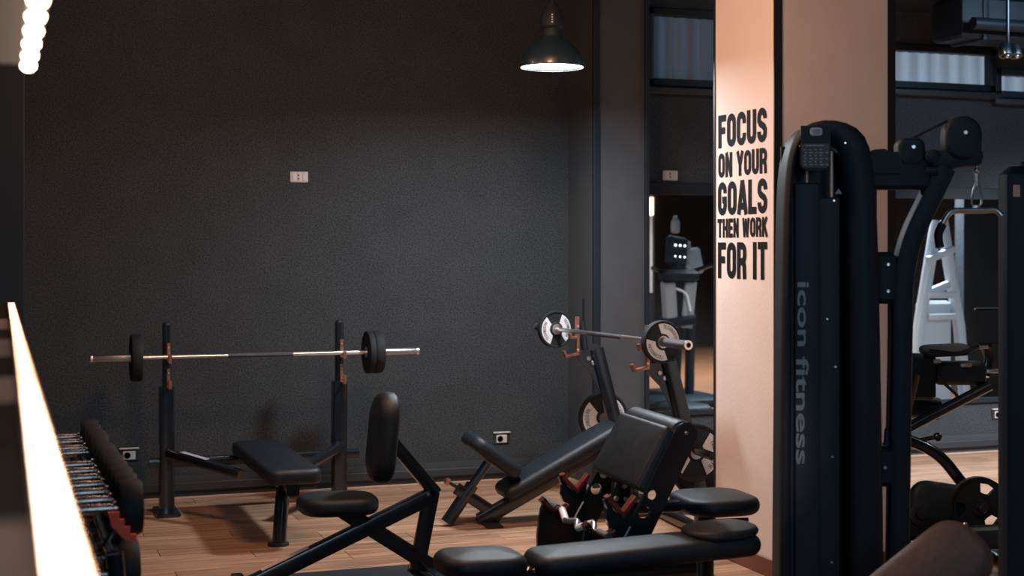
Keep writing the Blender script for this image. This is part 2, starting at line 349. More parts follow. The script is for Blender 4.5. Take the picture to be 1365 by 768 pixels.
# laminate planks, laid along the back wall, each a piece of its own where the photograph shows the floor
pl_len, pl_w = 1.38, 0.193
pm = MB().box((0, 0, -0.005), (pl_len - 0.003, pl_w - 0.0025, 0.010), 0.0015).build('plank', M['floor'], floor, 30)
first = True; count = 0
rowi = 0; y = YW - pl_w / 2
while y > 4.3:
    x = -0.9 + (rowi * 0.47) % pl_len
    while x < 8.6:
        if first: o = pm; first = False
        else: o = pm.copy(); C.objects.link(o)
        o.location = (x, y, -0.0 - random.random() * 0.0006); o.rotation_euler = (0, 0, PI * random.randint(0, 1)); count += 1
        x += pl_len
    y -= pl_w; rowi += 1
mb = MB()                                               # the floor that only the mirror sees: the same boards, joined
while y > -2.6:
    x = 3.2 + (rowi * 0.47) % pl_len
    while x < 12.0:
        mb.box((x, y, -0.005), (pl_len - 0.003, pl_w - 0.0025, 0.010)); x += pl_len
    y -= pl_w; rowi += 1
yy = YW - pl_w / 2; k = 0
while yy > 4.3:
    xx = -0.9 + (k * 0.47) % pl_len
    while xx < 8.6: xx += pl_len
    while xx < 12.0:
        mb.box((xx, yy, -0.005), (pl_len - 0.003, pl_w - 0.0025, 0.010)); xx += pl_len
    yy -= pl_w; k += 1
tag(mb.build('planks_far', M['floor'], floor, 0), kind='stuff').name = 'plank_field'

mb = MB()
mb.box((1.65, YW + 0.1, ZC / 2), (5.5, 0.2, ZC))                               # left stretch, full height
for x0, x1, z0, z1 in ((4.40, 5.58, 2.80, 3.37), (5.58, 7.45, 2.865, 3.21), (7.45, 12.0, 2.825, 3.06)):
    mb.box(((x0+x1)/2, YW + 0.1, z0 / 2), (x1 - x0, 0.2, z0)); mb.box(((x0+x1)/2, YW + 0.1, (z1 + ZC) / 2), (x1 - x0, 0.2, ZC - z1))
mb.box((10.7, YW + 0.1, 2.9), (2.6, 0.19, 0.4))
struct('wall_back', mb, M['wall'])
mb = MB().box((12.0, 3.4, ZC / 2), (0.2, 12, ZC)).box((10.55, 6.75, ZC / 2), (2.9, 0.14, ZC))
struct('wall_right', mb, M['wall'])
struct('wall_front', MB().box((5.3, -2.6, ZC / 2), (14, 0.2, ZC)), M['wall'])
struct('ceiling', MB().box((5.6, 3.5, ZC + 0.05), (13.6, 12.4, 0.1)), M['ceil'])
struct('column_left', MB().box((-0.13, 8.98, ZC / 2), (0.53, 0.82, ZC), 0.01), M['trim']).name = 'wall_left'
# skirting: dark board and a black rail standing proud of it, left and right of the pilaster
for i, (x0, x1) in enumerate(((0.14, 3.79), (4.16, 11.9))):
    struct('baseboard_back', MB().box(((x0 + x1) / 2, YW - 0.006, 0.075), (x1 - x0, 0.012, 0.15)), M['wall_low'])
    struct('trim_1', MB().box(((x0 + x1) / 2, YW - 0.022, 0.083), (x1 - x0, 0.044, 0.055), 0.006), M['rail'])
    struct('trim_1', MB().box(((x0 + x1) / 2, YW - 0.012, 0.008), (x1 - x0, 0.024, 0.016), 0.003), M['lit_edge'])  # pale colour paints the lit edge of the floor
# pilaster
pil = struct('wall_pilaster', MB().box((3.975, 9.14, ZC / 2), (0.36, 0.53, ZC)), M['pilaster'])
struct('trim_2', MB().box((3.788, 8.868, ZC / 2), (0.046, 0.03, ZC), 0.003), M['trim'])
struct('trim_3', MB().box((4.163, 8.868, ZC / 2), (0.03, 0.03, ZC), 0.003), M['trim'])
# windows: ribbed sheets in dark frames
def ribs(x0, x1, z0, z1, y, pitch=0.095, amp=0.012):
    n = int((x1 - x0) / pitch * 6); v = []; f = []
    for k in range(n + 1):
        x = x0 + (x1 - x0) * k / n; yy = y + amp * math.sin(2 * PI * (x - x0) / pitch)
        v += [(x, yy, z0), (x, yy, z1)]
    for k in range(n): f.append((2*k, 2*k+2, 2*k+3, 2*k+1))
    return MB().add(v, f)
def window(i, x0, x1, sheet_m, z0, z1):
    w = bpy.data.objects.new('window_%d' % i, None); C.objects.link(w); w['kind'] = 'structure'
    fr = MB(); t = 0.055
    fr.box(((x0+x1)/2, YW + 0.02, z0 + t/2), (x1 - x0, 0.10, t), 0.006).box(((x0+x1)/2, YW + 0.02, z1 - t/2), (x1 - x0, 0.10, t), 0.006)
    fr.box((x0 + t/2, YW + 0.02, (z0+z1)/2), (t, 0.10, z1 - z0), 0.006).box((x1 - t/2, YW + 0.02, (z0+z1)/2), (t, 0.10, z1 - z0), 0.006)
    fr.build('window_frame', M['trim'], w, 30)
    ribs(x0 + t, x1 - t, z0 + t, z1 - t, YW + 0.05).build('ribbed_sheet', sheet_m, w, 60)
    MB().box(((x0+x1)/2, YW - 0.03, z0 - 0.035), (x1 - x0 + 0.06, 0.08, 0.05), 0.008).build('window_sill', M['rail'], w, 30)
window(1, 4.40, 5.58, M['sheet_dim'], 2.80, 3.37); window(2, 5.58, 7.45, M['sheet'], 2.865, 3.21); window(3, 7.45, 9.4, M['sheet'], 2.825, 3.06)
# mirrors
for i, (x0, x1, lab) in enumerate(((4.19, 6.30, 'tall wall mirror with black frame seen between grey pilaster and lettered pillar'),
                                   (6.34, 8.60, 'wide wall mirror with black frame behind the cable machine on the right'))):
    z0, z1 = 0.40, 2.10; t = thing('wall_mirror', lab, 'mirror', ((x0 + x1) / 2, YW, z0), 0, 'wall mirrors'); L = x1 - x0; h = z1 - z0
    MB().box((0, -0.012, h/2), (L - 0.06, 0.006, h - 0.06)).build('mirror_glass', M['mirror'], t, 0)
    fr = MB().box((0, -0.012, 0.02), (L, 0.024, 0.04), 0.003).box((0, -0.012, h - 0.045), (L, 0.024, 0.09), 0.003)
    fr.box((-L/2 + 0.02, -0.012, h/2), (0.04, 0.023, h), 0.003).box((L/2 - 0.02, -0.012, h/2), (0.04, 0.023, h), 0.003)
    fr.build('mirror_frame', M['trim'], t, 30)
# lettered pillar
PX0, PX1, PY0, PY1 = 3.56, 4.25, 6.12, 6.74
pil = thing('pillar', 'square beige plaster pillar with black slogan lettering on its lit left face', 'pillar', ((PX0+PX1)/2, (PY0+PY1)/2, 0))
ox, oy = (PX0+PX1)/2, (PY0+PY1)/2
MB().box((0, 0, ZC/2), (PX1-PX0, PY1-PY0, ZC), 0.004).build('shaft', M['plaster'], pil, 0)
for sx, sy in ((-1, -1), (1, -1), (-1, 1), (1, 1)):
    wd = 0.045
    tr = MB().box((sx*(PX1-PX0)/2 - sx*wd/2 + sx*0.003, sy*(PY1-PY0)/2 - sy*0.004 + sy*0.003, ZC/2), (wd, 0.008, ZC))
    if sy > 0: tr = MB().box((sx*(PX1-PX0)/2, sy*(PY1-PY0)/2 - 0.004, ZC/2), (0.012, 0.014, ZC))
    tr.build('corner_trim', M['trim'], pil, 0)
MB().box((-(PX1-PX0)/2 - 0.006, 0, 0.045), (0.012, PY1-PY0+0.024, 0.09), 0.003).build('skirting', M['skirt_wood'], pil, 30)
MB().box((0, -(PY1-PY0)/2 - 0.006, 0.045), (PX1-PX0, 0.012, 0.09), 0.003).build('skirting', M['skirt_wood'], pil, 30)
ymid = 6.445
for word, zt, zb, wd in (('FOCUS', 2.313, 2.141, 0.505), ('ON YOUR', 2.113, 1.986, 0.505), ('GOALS', 1.962, 1.788, 0.512), ('THEN WORK', 1.770, 1.672, 0.52), ('FOR IT', 1.646, 1.459, 0.512)):
    mb = MB()
    mx = basis((PX0 - ox - 0.0005, ymid - oy + wd/2, zb), (0, -1, 0), (-1, 0, 0))
    slogan(mb, word, wd, zt - zb, mx)
    mb.build('lettering', M['letter'], pil, 0)
# wall sockets
def socket(x, z, y, lab, kind):
    t = thing('wall_socket', lab, 'socket', (x, y, z), 0, 'wall sockets')
    if kind == 'plain':
        MB().box((0, -0.005, 0), (0.120, 0.010, 0.072), 0.004).build('cover_plate', M['plate_white'], t, 30)
        for dx in (-0.034, 0.004, 0.038): MB().box((dx, -0.0115, 0), (0.030, 0.004, 0.052), 0.002).build('module', M['plate_white'], t, 30)
        for dz in (-0.011, 0.011): MB().lathe([(0.006, 0), (0.006, 0.002)], (-0.004, -0.0135, dz), (0, -1, 0), 10).build('socket_hole', M['socket_dark'], t, 0)
    else:
        MB().box((0, -0.005, 0), (0.120, 0.010, 0.080), 0.004).build('cover_plate', M['socket_dark'], t, 30)
        MB().box((0, -0.012, 0.040), (0.124, 0.024, 0.010), 0.003).build('flap', M['plate_white'], t, 30)
        MB().box((0, -0.012, -0.004), (0.078, 0.006, 0.056), 0.003).build('module', M['plate_white'], t, 30)
        MB().lathe([(0.021, 0), (0.021, 0.003), (0.017, 0.003), (0.016, 0.0005)], (-0.012, -0.0145, -0.004), (0, -1, 0), 18).build('socket_hole', M['socket_dark'], t, 30)
    return t
socket(1.867, 2.093, YW, 'pale wall socket high on the dark wall left of the pendant lamp', 'plain')
socket(0.774, 0.302, YW, 'low wall socket with open flap beside the dumbbell rack', 'flap')
socket(3.291, 0.296, YW, 'low wall socket with open flap behind the incline bench', 'flap')
socket(4.594, 2.152, YW, 'dim wall socket above the mirror next to the pilaster', 'plain')
socket(7.488, 0.302, YW, 'dark low wall socket under the right mirror', 'flap')
# rubber mat
t = MB().box((1.95, 5.65, 0.004), (1.55, 2.70, 0.008), 0.003).build('rubber_mat', M['mat'], None, 30)
tag(t, 'black rubber floor mat under the front benches', 'mat')
# air duct and pipe near the ceiling at right
t = thing('air_duct', 'dark air duct running under the ceiling above the right window', 'duct', (7.6, 8.72, 3.10))
MB().box((0.4, 0, 0.19), (3.0, 0.36, 0.30), 0.02).build('duct_body', M['trim'], t, 30)
for k in range(4): MB().box((-0.9 + k*0.8, 0, 0.19), (0.05, 0.39, 0.33), 0.008).build('flange', M['trim'], t, 30)
MB().tube([(-1.1, -0.3, 0.12), (1.9, -0.3, 0.12)], 0.045).build('pipe', M['trim'], t)
for k in range(3): MB().box((-0.8 + k*1.1, 0, 0.355), (0.03, 0.03, 0.05)).build('hanger', M['rail'], t, 0)
t = thing('ceiling_spotlight', 'small dark twin spotlight hanging under the duct at upper right', 'spotlight', (6.42, 7.95, 3.46))
MB().tube([(0, 0, 0), (0, 0, -0.48)], 0.012).build('stem', M['metal'], t)
for dx in (-0.035, 0.045):
    MB().lathe([(0.03, 0.0), (0.042, -0.03), (0.045, -0.09), (0.03, -0.09), (0.01, -0.07)], (dx, -0.01, -0.46), (0.1, 0.35, 1), 18).build('spot_head', M['metal'], t)
    MB().sphere((dx - 0.012, -0.055, -0.545), 0.014).build('reflector', M['chrome'], t)

# ================================================================== LEDGE WITH LED STRIPS (left foreground)
led = struct('wall_ledge', MB().box((-0.12, 3.40, 0.69), (0.335, 5.2, 1.38), 0.004), M['ledge'])
for y0_, y1_, pale in ((0.80, 1.17, 1), (1.17, 1.64, 0), (1.64, 2.09, 0), (2.09, 2.51, 1), (2.51, 3.00, 0), (3.00, 3.58, 1), (3.58, 4.05, 0), (4.05, 4.65, 1), (4.65, 5.3, 0), (5.3, 6.0, 0)):  # pale boards are blurred warm reflections painted as bands across the ledge
    MB().box((-0.12, (y0_ + y1_) / 2, 1.386), (0.34, y1_ - y0_ - 0.006, 0.012), 0.003).build('board', M['glow_band'] if pale else M['ledge'], led, 30)
led2 = struct('wall_bulkhead', MB().box((-0.12, 1.64, 2.70), (0.33, 2.20, 1.52), 0.004), M['trim'])
M['fin'] = mat('amber_glow_plastic', (0.55, 0.33, 0.22), 0.6, vary=0.1)  # added fins dim the strip's far end, amber colours in its orange glow
t = thing('led_strip', 'glaring warm LED strip along the ledge in the left foreground', 'light strip', (0.040, 0.82, 1.394), 0, 'warm LED strips')
L = 5.16
MB().box((0, L/2, -0.001), (0.030, L, 0.002)).build('profile', M['alu'], t, 0)
for dx in (-0.0125, 0.0125): MB().box((dx, L/2, 0.0025), (0.003, L, 0.005)).build('profile_lip', M['fin'], t, 0)
mb = MB(); mf = MB(); k = 0.02
while k < L - 0.02:
    mb.box((0, k, 0.0004), (0.021, 0.0190, 0.0008)); mf.box((0, k + 0.011, 0.0012), (0.022, 0.002, 0.0024)); k += 0.022
tag(mb.build('led_chip', M['led'], t, 0), kind='stuff'); tag(mf.build('added_dimming_fin', M['fin'], t, 0), kind='stuff')
t = thing('led_strip', 'glaring warm LED bulbs under the dark bulkhead at upper left', 'light strip', (0.047, 0.58, 1.932), 0, 'warm LED strips')
MB().box((0, 1.07, 0.004), (0.024, 2.14, 0.008), 0.002).build('profile', M['alu'], t, 30)
for k in range(15):
    r_ = 0.0115; MB().lathe([(r_, 0), (r_*0.92, -r_*0.5), (r_*0.55, -r_*0.85), (0.001, -r_)], (0, 0.12 + k*0.141, 0), (0, 0, 1), 10).build('led_bulb', M['led'], t, 60)

# ================================================================== PENDANT LAMP
t = thing('pendant_lamp', 'dark enamel dome pendant lamp, lit, hanging before the charcoal wall', 'lamp', (2.988, 7.64, 2.657))
prof = [(0.1875, 0.0), (0.186, 0.03), (0.175, 0.06), (0.150, 0.10), (0.115, 0.135), (0.085, 0.155), (0.060, 0.175), (0.058, 0.185)]
MB().lathe(prof + [(0.05, 0.18), (0.08, 0.148), (0.110, 0.128), (0.145, 0.094), (0.170, 0.056), (0.181, 0.03), (0.1825, 0.0)], n=40, hollow=True).build('lamp_shade', M['lamp'], t)
MB().lathe([(0.1825, -0.001), (0.1895, -0.001), (0.1895, 0.008), (0.1825, 0.008)], n=40, hollow=True).build('rim', M['lamp'], t)
MB().lathe([(0.178, 0.010), (0.178, 0.016), (0.06, 0.030), (0.0, 0.032)], n=36).build('bulb', M['bulb'], t)
MB().lathe([(0.060, 0.18), (0.055, 0.22), (0.070, 0.235), (0.066, 0.30), (0.040, 0.345), (0.020, 0.37), (0.012, 0.40)], n=24).build('socket_housing', M['matte'], t)
for a in (25, 155, 205, 335): MB().box((0.062*math.cos(R(a)), 0.062*math.sin(R(a)), 0.27), (0.012, 0.012, 0.07), 0.003).build('fin', M['matte'], t, 30)
mb = MB()
for k in range(4): mb.box((-0.024, -0.064, 0.252 + k*0.014), (0.010, 0.004, 0.008), 0.001)
mb.build('mark_or_glint', M['decal'], t, 0)
MB().tube([(0, 0, 0.39), (0, 0, ZC - 2.657 - 0.03)], 0.006, 8).build('cord', M['matte'], t)
MB().lathe([(0.05, -0.03), (0.05, 0.0), (0.01, 0.0)], (0, 0, ZC - 2.657), n=20).build('ceiling_rose', M['matte'], t)
pl = light('pendant_light', 'AREA', (0, 0, 0.004), 84, (0.84, 0.93, 1.0), 0.30); pl.data.shape = 'DISK'; pl.parent = t
pl.data.spread = R(175)

# ================================================================== WEIGHT PLATES
def plate_marks(t, r, side, rot, y, m_):
    """white printed fields left and right of the hub, with lettering following the rim; side=-1 faces -y"""
    def P(a, rad): return (rad * math.cos(a), rad * math.sin(a))
    for k, a0 in enumerate((0, PI)):
        a0 += rot; half = R(58); outer = [P(a0 - half + 2*half*q/10, r*0.86) for q in range(11)]
        inner = [P(a0 + R(50) - 2*R(50)*q/10, r*0.32) for q in range(11)]
        mx = basis((0, y, 0), (side * -1 if side < 0 else -1, 0, 0), (0, side, 0))
        mx = basis((0, y, 0), (1, 0, 0), (0, -1, 0)) if side < 0 else basis((0, y, 0), (-1, 0, 0), (0, 1, 0))
        f = MB().prism(outer + inner, 0.003, mx).build('printed_field', m_, t, 0)
        mb = MB(); word = 'TECHNOGYM' if k == 1 else 'TECHNOGYM'
        n = len(word); arc = R(84); hh = r * 0.17
        for i, ch in enumerate(word):
            a = a0 + arc/2 - arc * (i + 0.5) / n
            o2 = P(a, r*0.62); xd = (math.sin(a), -math.cos(a)); wch = r * 0.085 if ch != 'M' else r * 0.105
            m2 = mx @ basis((o2[0] - xd[0]*wch/2, o2[1] - xd[1]*wch/2, 0.0016), (xd[0], xd[1], 0), (0, 0, 1))
            slogan(mb, ch, wch, hh, m2, 0.24, 0, 0.0006)
        mb.build('lettering', M['letter'], f, 0)
def plate(lab, loc, r, th, rz=0, marks=None, rot=0.0, group=None, m_=None):
    """disc whose axis is local y"""
    t = thing('weight_plate', lab, 'weight plate', loc, rz, group or 'weight plates on bars and horns')
    h = th / 2
    prof = [(0.026, -h), (0.042, -h), (0.046, -h*0.72), (r*0.88, -h*0.72), (r*0.91, -h), (r*0.97, -h), (r, -h*0.7), (r, h*0.7), (r*0.97, h), (r*0.91, h), (r*0.88, h*0.72), (0.046, h*0.72), (0.042, h), (0.026, h)]
    MB().lathe(prof, (0, 0, 0), (0, 1, 0), 40).build('disc', m_ or M['rubber'], t)
    MB().lathe([(0.026, -h*1.05), (0.034, -h*1.05), (0.034, h*1.05), (0.026, h*1.05)], (0, 0, 0), (0, 1, 0), 24).build('hub_ring', M['steel'], t)
    if marks:
        for sd in marks: plate_marks(t, r, sd, rot, sd * h * 0.72, M['decal'])
    return t
def barbell(lab, centre, half, sleeve, rz, dark_mid, sleeve_m='steel'):
    """axis local x"""
    t = thing('barbell', lab, 'barbell', centre, rz, 'racked barbells')
    L = half; s0 = half - sleeve
    MB().lathe([(0.0135, -s0), (0.0135, -dark_mid)], (0, 0, 0), (1, 0, 0), 14).build('shaft', M['chrome'], t)
    MB().lathe([(0.0135, dark_mid), (0.0135, s0)], (0, 0, 0), (1, 0, 0), 14).build('shaft', M['chrome'], t)
    MB().lathe([(0.0138, -dark_mid), (0.0138, dark_mid)], (0, 0, 0), (1, 0, 0), 14).build('knurled_grip', M['knurl'], t, 40)
    for sg in (-1, 1):
        MB().lathe([(0.022, sg*(s0 - 0.012)), (0.034, sg*(s0 - 0.01)), (0.034, sg*(s0 + 0.022)), (0.025, sg*(s0 + 0.024))], (0, 0, 0), (1, 0, 0), 18).build('collar', M['steel'], t)
        MB().lathe([(0.0245, sg*(s0 + 0.02)), (0.0245, sg*(L - 0.006)), (0.021, sg*L), (0.012, sg*L), (0.011, sg*(L - 0.02))], (0, 0, 0), (1, 0, 0), 18).build('sleeve', M[sleeve_m], t)
        MB().lathe([(0.0255, sg*(L - 0.012)), (0.0255, sg*(L + 0.001)), (0.014, sg*(L + 0.001)), (0.014, sg*(L - 0.012))], (0, 0, 0), (1, 0, 0), 18, True).build('end_ring', M['chrome'], t)
    return t

# ================================================================== A: FLAT BENCH PRESS at the back wall
t = thing('flat_press_bench', 'black flat press bench with two tall uprights against the charcoal wall', 'weight bench', (1.49, 8.89, 0))
for sx, dx in ((-1, -0.536), (1, 0.535)):
    MB().bar([(dx, 0, 0.01), (dx, 0, 0.777)], 0.088, 0.10, 0.01).build('upright_sleeve', M['metal'], t)
    MB().bar([(dx, 0, 0.77), (dx, 0, 1.15)], 0.05, 0.06, 0.012).build('upright', M['metal'], t)
    MB().lathe([(0.025, 0), (0.02, 0.014), (0.006, 0.02)], (dx, 0, 1.148), n=16).build('upright_cap', M['matte'], t)
    MB().box((dx, 0, 0.012), (0.14, 0.30, 0.024), 0.006).build('foot_plate', M['metal'], t, 30)
    for zz in (0.955, 0.80):                            # two bar hooks on each upright
        hk = MB().box((dx + 0.008, -0.036, zz + 0.03), (0.021, 0.012, 0.115), 0.002).box((dx + 0.008, -0.075, zz - 0.028), (0.021, 0.09, 0.012), 0.002).box((dx + 0.008, -0.122, zz - 0.005), (0.021, 0.012, 0.05), 0.002)
        h = hk.build('bar_hook', M['copper'], t, 30)
        for dz in (0.0, 0.06): MB().lathe([(0.007, 0), (0.005, 0.006)], (dx + 0.008, -0.042, zz + dz), (0, -1, 0), 8).build('bolt', M['chrome'], h)
MB().bar([(-0.64, 0.0, 0.31), (0.66, 0.0, 0.31)], 0.06, 0.06, 0.01).build('crossbar', M['metal'], t)
MB().bar([(-0.53, -0.06, 0.375), (-0.17, -0.55, 0.30)], 0.055, 0.05, 0.01, (0, 0, 1)).build('side_brace', M['metal'], t)
MB().bar([(0.53, -0.06, 0.375), (0.17, -0.55, 0.30)], 0.055, 0.05, 0.01, (0, 0, 1)).build('side_brace', M['metal'], t)
lb = MB().box((0, 0, 0.0275), (0.22, 0.036, 0.002), 0, basis((-0.40, -0.237, 0.352), Vector((0.36, -0.49, -0.075)), (0, 0, 1))).build('sticker', M['silverlabel'], t, 0); tag(lb, 'silver sticker on the left brace')
MB().bar([(0, 0.0, 0.31), (0, -1.24, 0.31)], 0.07, 0.07, 0.012, (0, 0, 1)).build('spine_beam', M['metal'], t)
MB().bar(fillet([(0, -1.02, 0.32), (-0.03, -1.08, 0.25), (-0.06, -1.155, 0.01)], 0.06), 0.088, 0.075, 0.034, (1, 0, 0)).build('leg', M['metal'], t)
MB().lathe([(0.058, 0), (0.056, 0.014), (0.035, 0.02)], (-0.065, -1.16, 0.0), n=24).build('foot', M['rubber'], t)
MB().pad(1.30, 0.30, 0.085, 0.06, 0.03, basis((0, -0.67, 0.345), (0, 1, 0), (0, 0, 1))).build('bench_pad', M['vinyl'], t)
barbell('long chrome barbell racked on the flat press bench at the wall', (1.511, 8.79, 0.962), 1.007, 0.275, 0, 0.20)
plate('black plate on the left end of the wall barbell', (0.765, 8.79, 0.962), 0.142, 0.062, R(90))
plate('black plate on the right end of the wall barbell, inner of the two', (2.195, 8.79, 0.962), 0.135, 0.038, R(90))
plate('black plate on the right end of the wall barbell, outer and thicker', (2.245, 8.79, 0.962), 0.135, 0.055, R(90))

# ================================================================== B: SEATED UTILITY BENCH
bx, by = 1.75, 6.644
t = thing('utility_seat', 'black utility seat with upright oval backrest on an X-shaped frame', 'weight bench', (bx, by, 0.008))
Q = lambda x, z, y=0: (x - bx, y, z - 0.008)
MB().bar([Q(1.99, 0.425), Q(1.755, 0.705)], 0.062, 0.06, 0.01).build('back_post', M['metal'], t)
MB().bar([Q(1.985, 0.42), Q(1.08, 0.045)], 0.076, 0.06, 0.01).build('main_tube', M['metal'], t)
MB().bar([Q(1.525, 0.372), Q(2.03, 0.03)], 0.076, 0.058, 0.01).build('seat_tube', M['metal'], t)
MB().bar([Q(1.972, 0.435), Q(1.895, 0.06)], 0.072, 0.056, 0.01).build('rear_leg', M['metal'], t)
MB().bar([Q(1.96, 0.045, -0.24), Q(1.96, 0.045, 0.24)], 0.06, 0.05, 0.01, (0, 0, 1)).build('rear_foot', M['metal'], t)
MB().bar([Q(1.06, 0.04, -0.20), Q(1.06, 0.04, 0.20)], 0.06, 0.05, 0.01, (0, 0, 1)).build('front_foot', M['metal'], t)
for xx in (1.06, 1.96):
    for yy in (-0.23, 0.23) if xx > 1.5 else (-0.19, 0.19):
        MB().box(Q(xx, 0.020, yy), (0.075, 0.06, 0.024), 0.006).build('rubber_foot', M['rubber'], t, 30)
d = Vector((0.905, 0, 0.375)).normalized(); nrm = Vector((-d.z, 0, d.x))
lb = MB().box((0, 0, 0.0395), (0.24, 0.046, 0.002), 0, basis(Vector(Q(1.27, 0.124)), d, nrm)).build('sticker', M['label'], t, 0); tag(lb, 'pale sticker on the front of the main tube')
MB().pad(0.38, 0.30, 0.085, 0.12, 0.035, basis(Q(1.505, 0.36), (1, 0, -0.02), (0, 0, 1))).build('seat_pad', M['vinyl'], t)
zz = Vector((-1, 0, 0.165)).normalized()
MB().pad(0.44, 0.27, 0.095, 0.12, 0.05, basis(Q(1.772, 0.702), (0.09, 0, 0.96), zz), 0.022, 0.025).build('backrest_pad', M['vinyl'], t)
MB().box(Q(1.765, 0.70), (0.012, 0.18, 0.20), 0.004).build('back_plate', M['metal'], t, 30)
MB().lathe([(0.007, 0), (0.005, 0.005)], Q(1.945, 0.424, -0.03), (0, -1, 0), 10).build('bolt', M['steel'], t)

# ================================================================== C: OLYMPIC INCLINE BENCH with rack
rz = R(-5.0)
t = thing('incline_press_bench', 'black incline press bench with tilted seat and barbell rack beside the pilaster', 'weight bench', (3.0, 7.89, 0), rz)
q = lambda x, z, y=0: (x - 3.0, y, z)
MB().bar([q(2.64, 0.02), q(3.02, 0.215), q(3.64, 0.555)], 0.085, 0.06, 0.01).build('spine_beam', M['metal'], t)
MB().bar([q(2.505, 0.215), q(2.77, 0.035)], 0.07, 0.055, 0.01).build('seat_arm', M['metal'], t)
MB().bar([q(2.445, 0.02), q(2.60, 0.235)], 0.078, 0.07, 0.032).build('seat_post_sleeve', M['metal'], t)
MB().bar([q(2.58, 0.21), q(2.69, 0.36)], 0.052, 0.05, 0.024).build('seat_post', M['metal'], t)
kn = MB().tube([q(2.54, 0.20), q(2.455, 0.255)], 0.010, 10).build('pull_pin', M['metal'], t)
MB().lathe([(0.012, -0.016), (0.02, -0.01), (0.02, 0.01), (0.012, 0.016)], q(2.448, 0.26), (-0.085, 0, 0.055), 14).build('knob', M['copper'], kn)
MB().box(q(2.70, 0.006), (0.10, 0.30, 0.012), 0.004).build('floor_plate', M['rubber'], t, 30)
MB().pad(0.36, 0.36, 0.085, 0.08, 0.035, basis(q(2.685, 0.372), (0.80, 0, -0.605), (0.605, 0, 0.80))).build('seat_pad', M['vinyl'], t)
bd = Vector((0.86, 0, 0.45)).normalized()
MB().pad(0.82, 0.30, 0.085, 0.05, 0.038, basis(q(3.15, 0.325), bd, (-bd.z, 0, bd.x))).build('backrest_pad', M['vinyl'], t)
MB().bar([q(3.30, 0.04), q(3.95, 0.04)], 0.06, 0.06, 0.01, (0, 0, 1)).build('base_beam', M['metal'], t)
for sg, yy in ((1, 0.43), (-1, -0.67)):
    q = (lambda x, z, y=0: (x - 3.0, y, z)) if sg > 0 else (lambda x, z, y=0: (x - 2.94, y, z))
    up = MB().bar([q(3.50, 0.985, yy), q(3.62, 0.53, yy), q(3.745, 0.02, yy)], 0.085, 0.065, 0.012).build('upright', M['metal'], t)
    g = [(3.37, 1.00), (3.37, 0.93), (3.45, 0.85), (3.50, 0.76), (3.545, 0.66), (3.60, 0.60), (3.62, 0.66), (3.55, 0.98), (3.50, 1.02)]
    MB().prism([(a - 3.0 if sg > 0 else a - 2.94, b) for a, b in g], 0.014, XZ((0, yy, 0))).build('gusset', M['metal'], t, 0)
    for a, b in ((3.445, 0.925), (3.475, 0.895)): MB().lathe([(0.016, 0), (0.012, 0.010)], q(a, b, yy - 0.008), (0, -1, 0), 12).build('bolt', M['steel'], t)
    hk = MB().bar([q(3.375, 1.19, yy), q(3.375, 1.06, yy), q(3.33, 1.058, yy), q(3.325, 1.085, yy)], 0.016, 0.045, 0.003)
    hk.bar([q(3.375, 1.06, yy), q(3.375, 0.955, yy), q(3.30, 0.94, yy), q(3.285, 0.975, yy)], 0.016, 0.045, 0.003)
    h = hk.build('bar_hook', M['copper'], t, 30)
    MB().bar([q(3.40, 1.16, yy), q(3.42, 0.98, yy)], 0.035, 0.06, 0.006).build('hook_plate', M['metal'], t)
    for b in (1.13, 0.98): MB().lathe([(0.009, 0), (0.006, 0.006)], q(3.372, b, yy - 0.023), (0, -1, 0), 10).build('bolt', M['chrome'], h)
    MB().lathe([(0.024, -0.02), (0.024, 0.30), (0.02, 0.31)], q(3.625, 0.50 if sg < 0 else 0.53, yy + sg*0.02), (0, sg, 0), 16).build('plate_horn', M['steel'] if sg > 0 else M['metal'], t)
    MB().bar([q(3.745, 0.03, yy - 0.03), q(3.745, 0.03, yy + 0.03)], 0.16, 0.05, 0.01, (0, 0, 1)).build('foot', M['rubber'], t)
q = lambda x, z, y=0: (x - 3.0, y, z)
MB().bar([q(3.64, 0.45, -0.67), q(3.64, 0.45, 0.43)], 0.06, 0.06, 0.01, (0, 0, 1)).build('crossbar', M['metal'], t)
MB().bar([q(3.745, 0.04, -0.67), q(3.745, 0.04, 0.43)], 0.06, 0.06, 0.01, (0, 0, 1)).build('floor_crossbar', M['metal'], t)
MB().tube([q(3.415, 1.15, 0.43), q(3.415, 1.30, 0.43)], 0.008, 8).build('safety_pin', M['metal'], t)
ang = math.atan2(-1.367, 0.077)
barbell('steel barbell racked on the incline bench, pointing away from the viewer', (3.357, 7.73, 1.105), 0.98, 0.30, ang, 0.22, 'knurl')
plate('white printed plate on the far end of the incline bench barbell', (3.319, 8.43, 1.105), 0.118, 0.040, ang + R(90), (-1, 1), R(8))
plate('white printed plate on the near end of the incline bench barbell', (3.398, 7.05, 1.105), 0.118, 0.045, ang + R(90), (-1, 1), R(48))
plate('white printed plate stored on the far horn of the incline bench', (3.655, 8.44, 0.53), 0.165, 0.040, rz, (-1, 1), R(12))
plate('white printed plate stored on the near horn of the incline bench', (3.62, 7.08, 0.485), 0.160, 0.038, rz, (-1, 1), R(-5))
plate('plain black plate behind the printed one on the near horn', (3.70, 7.14, 0.40), 0.19, 0.040, rz)

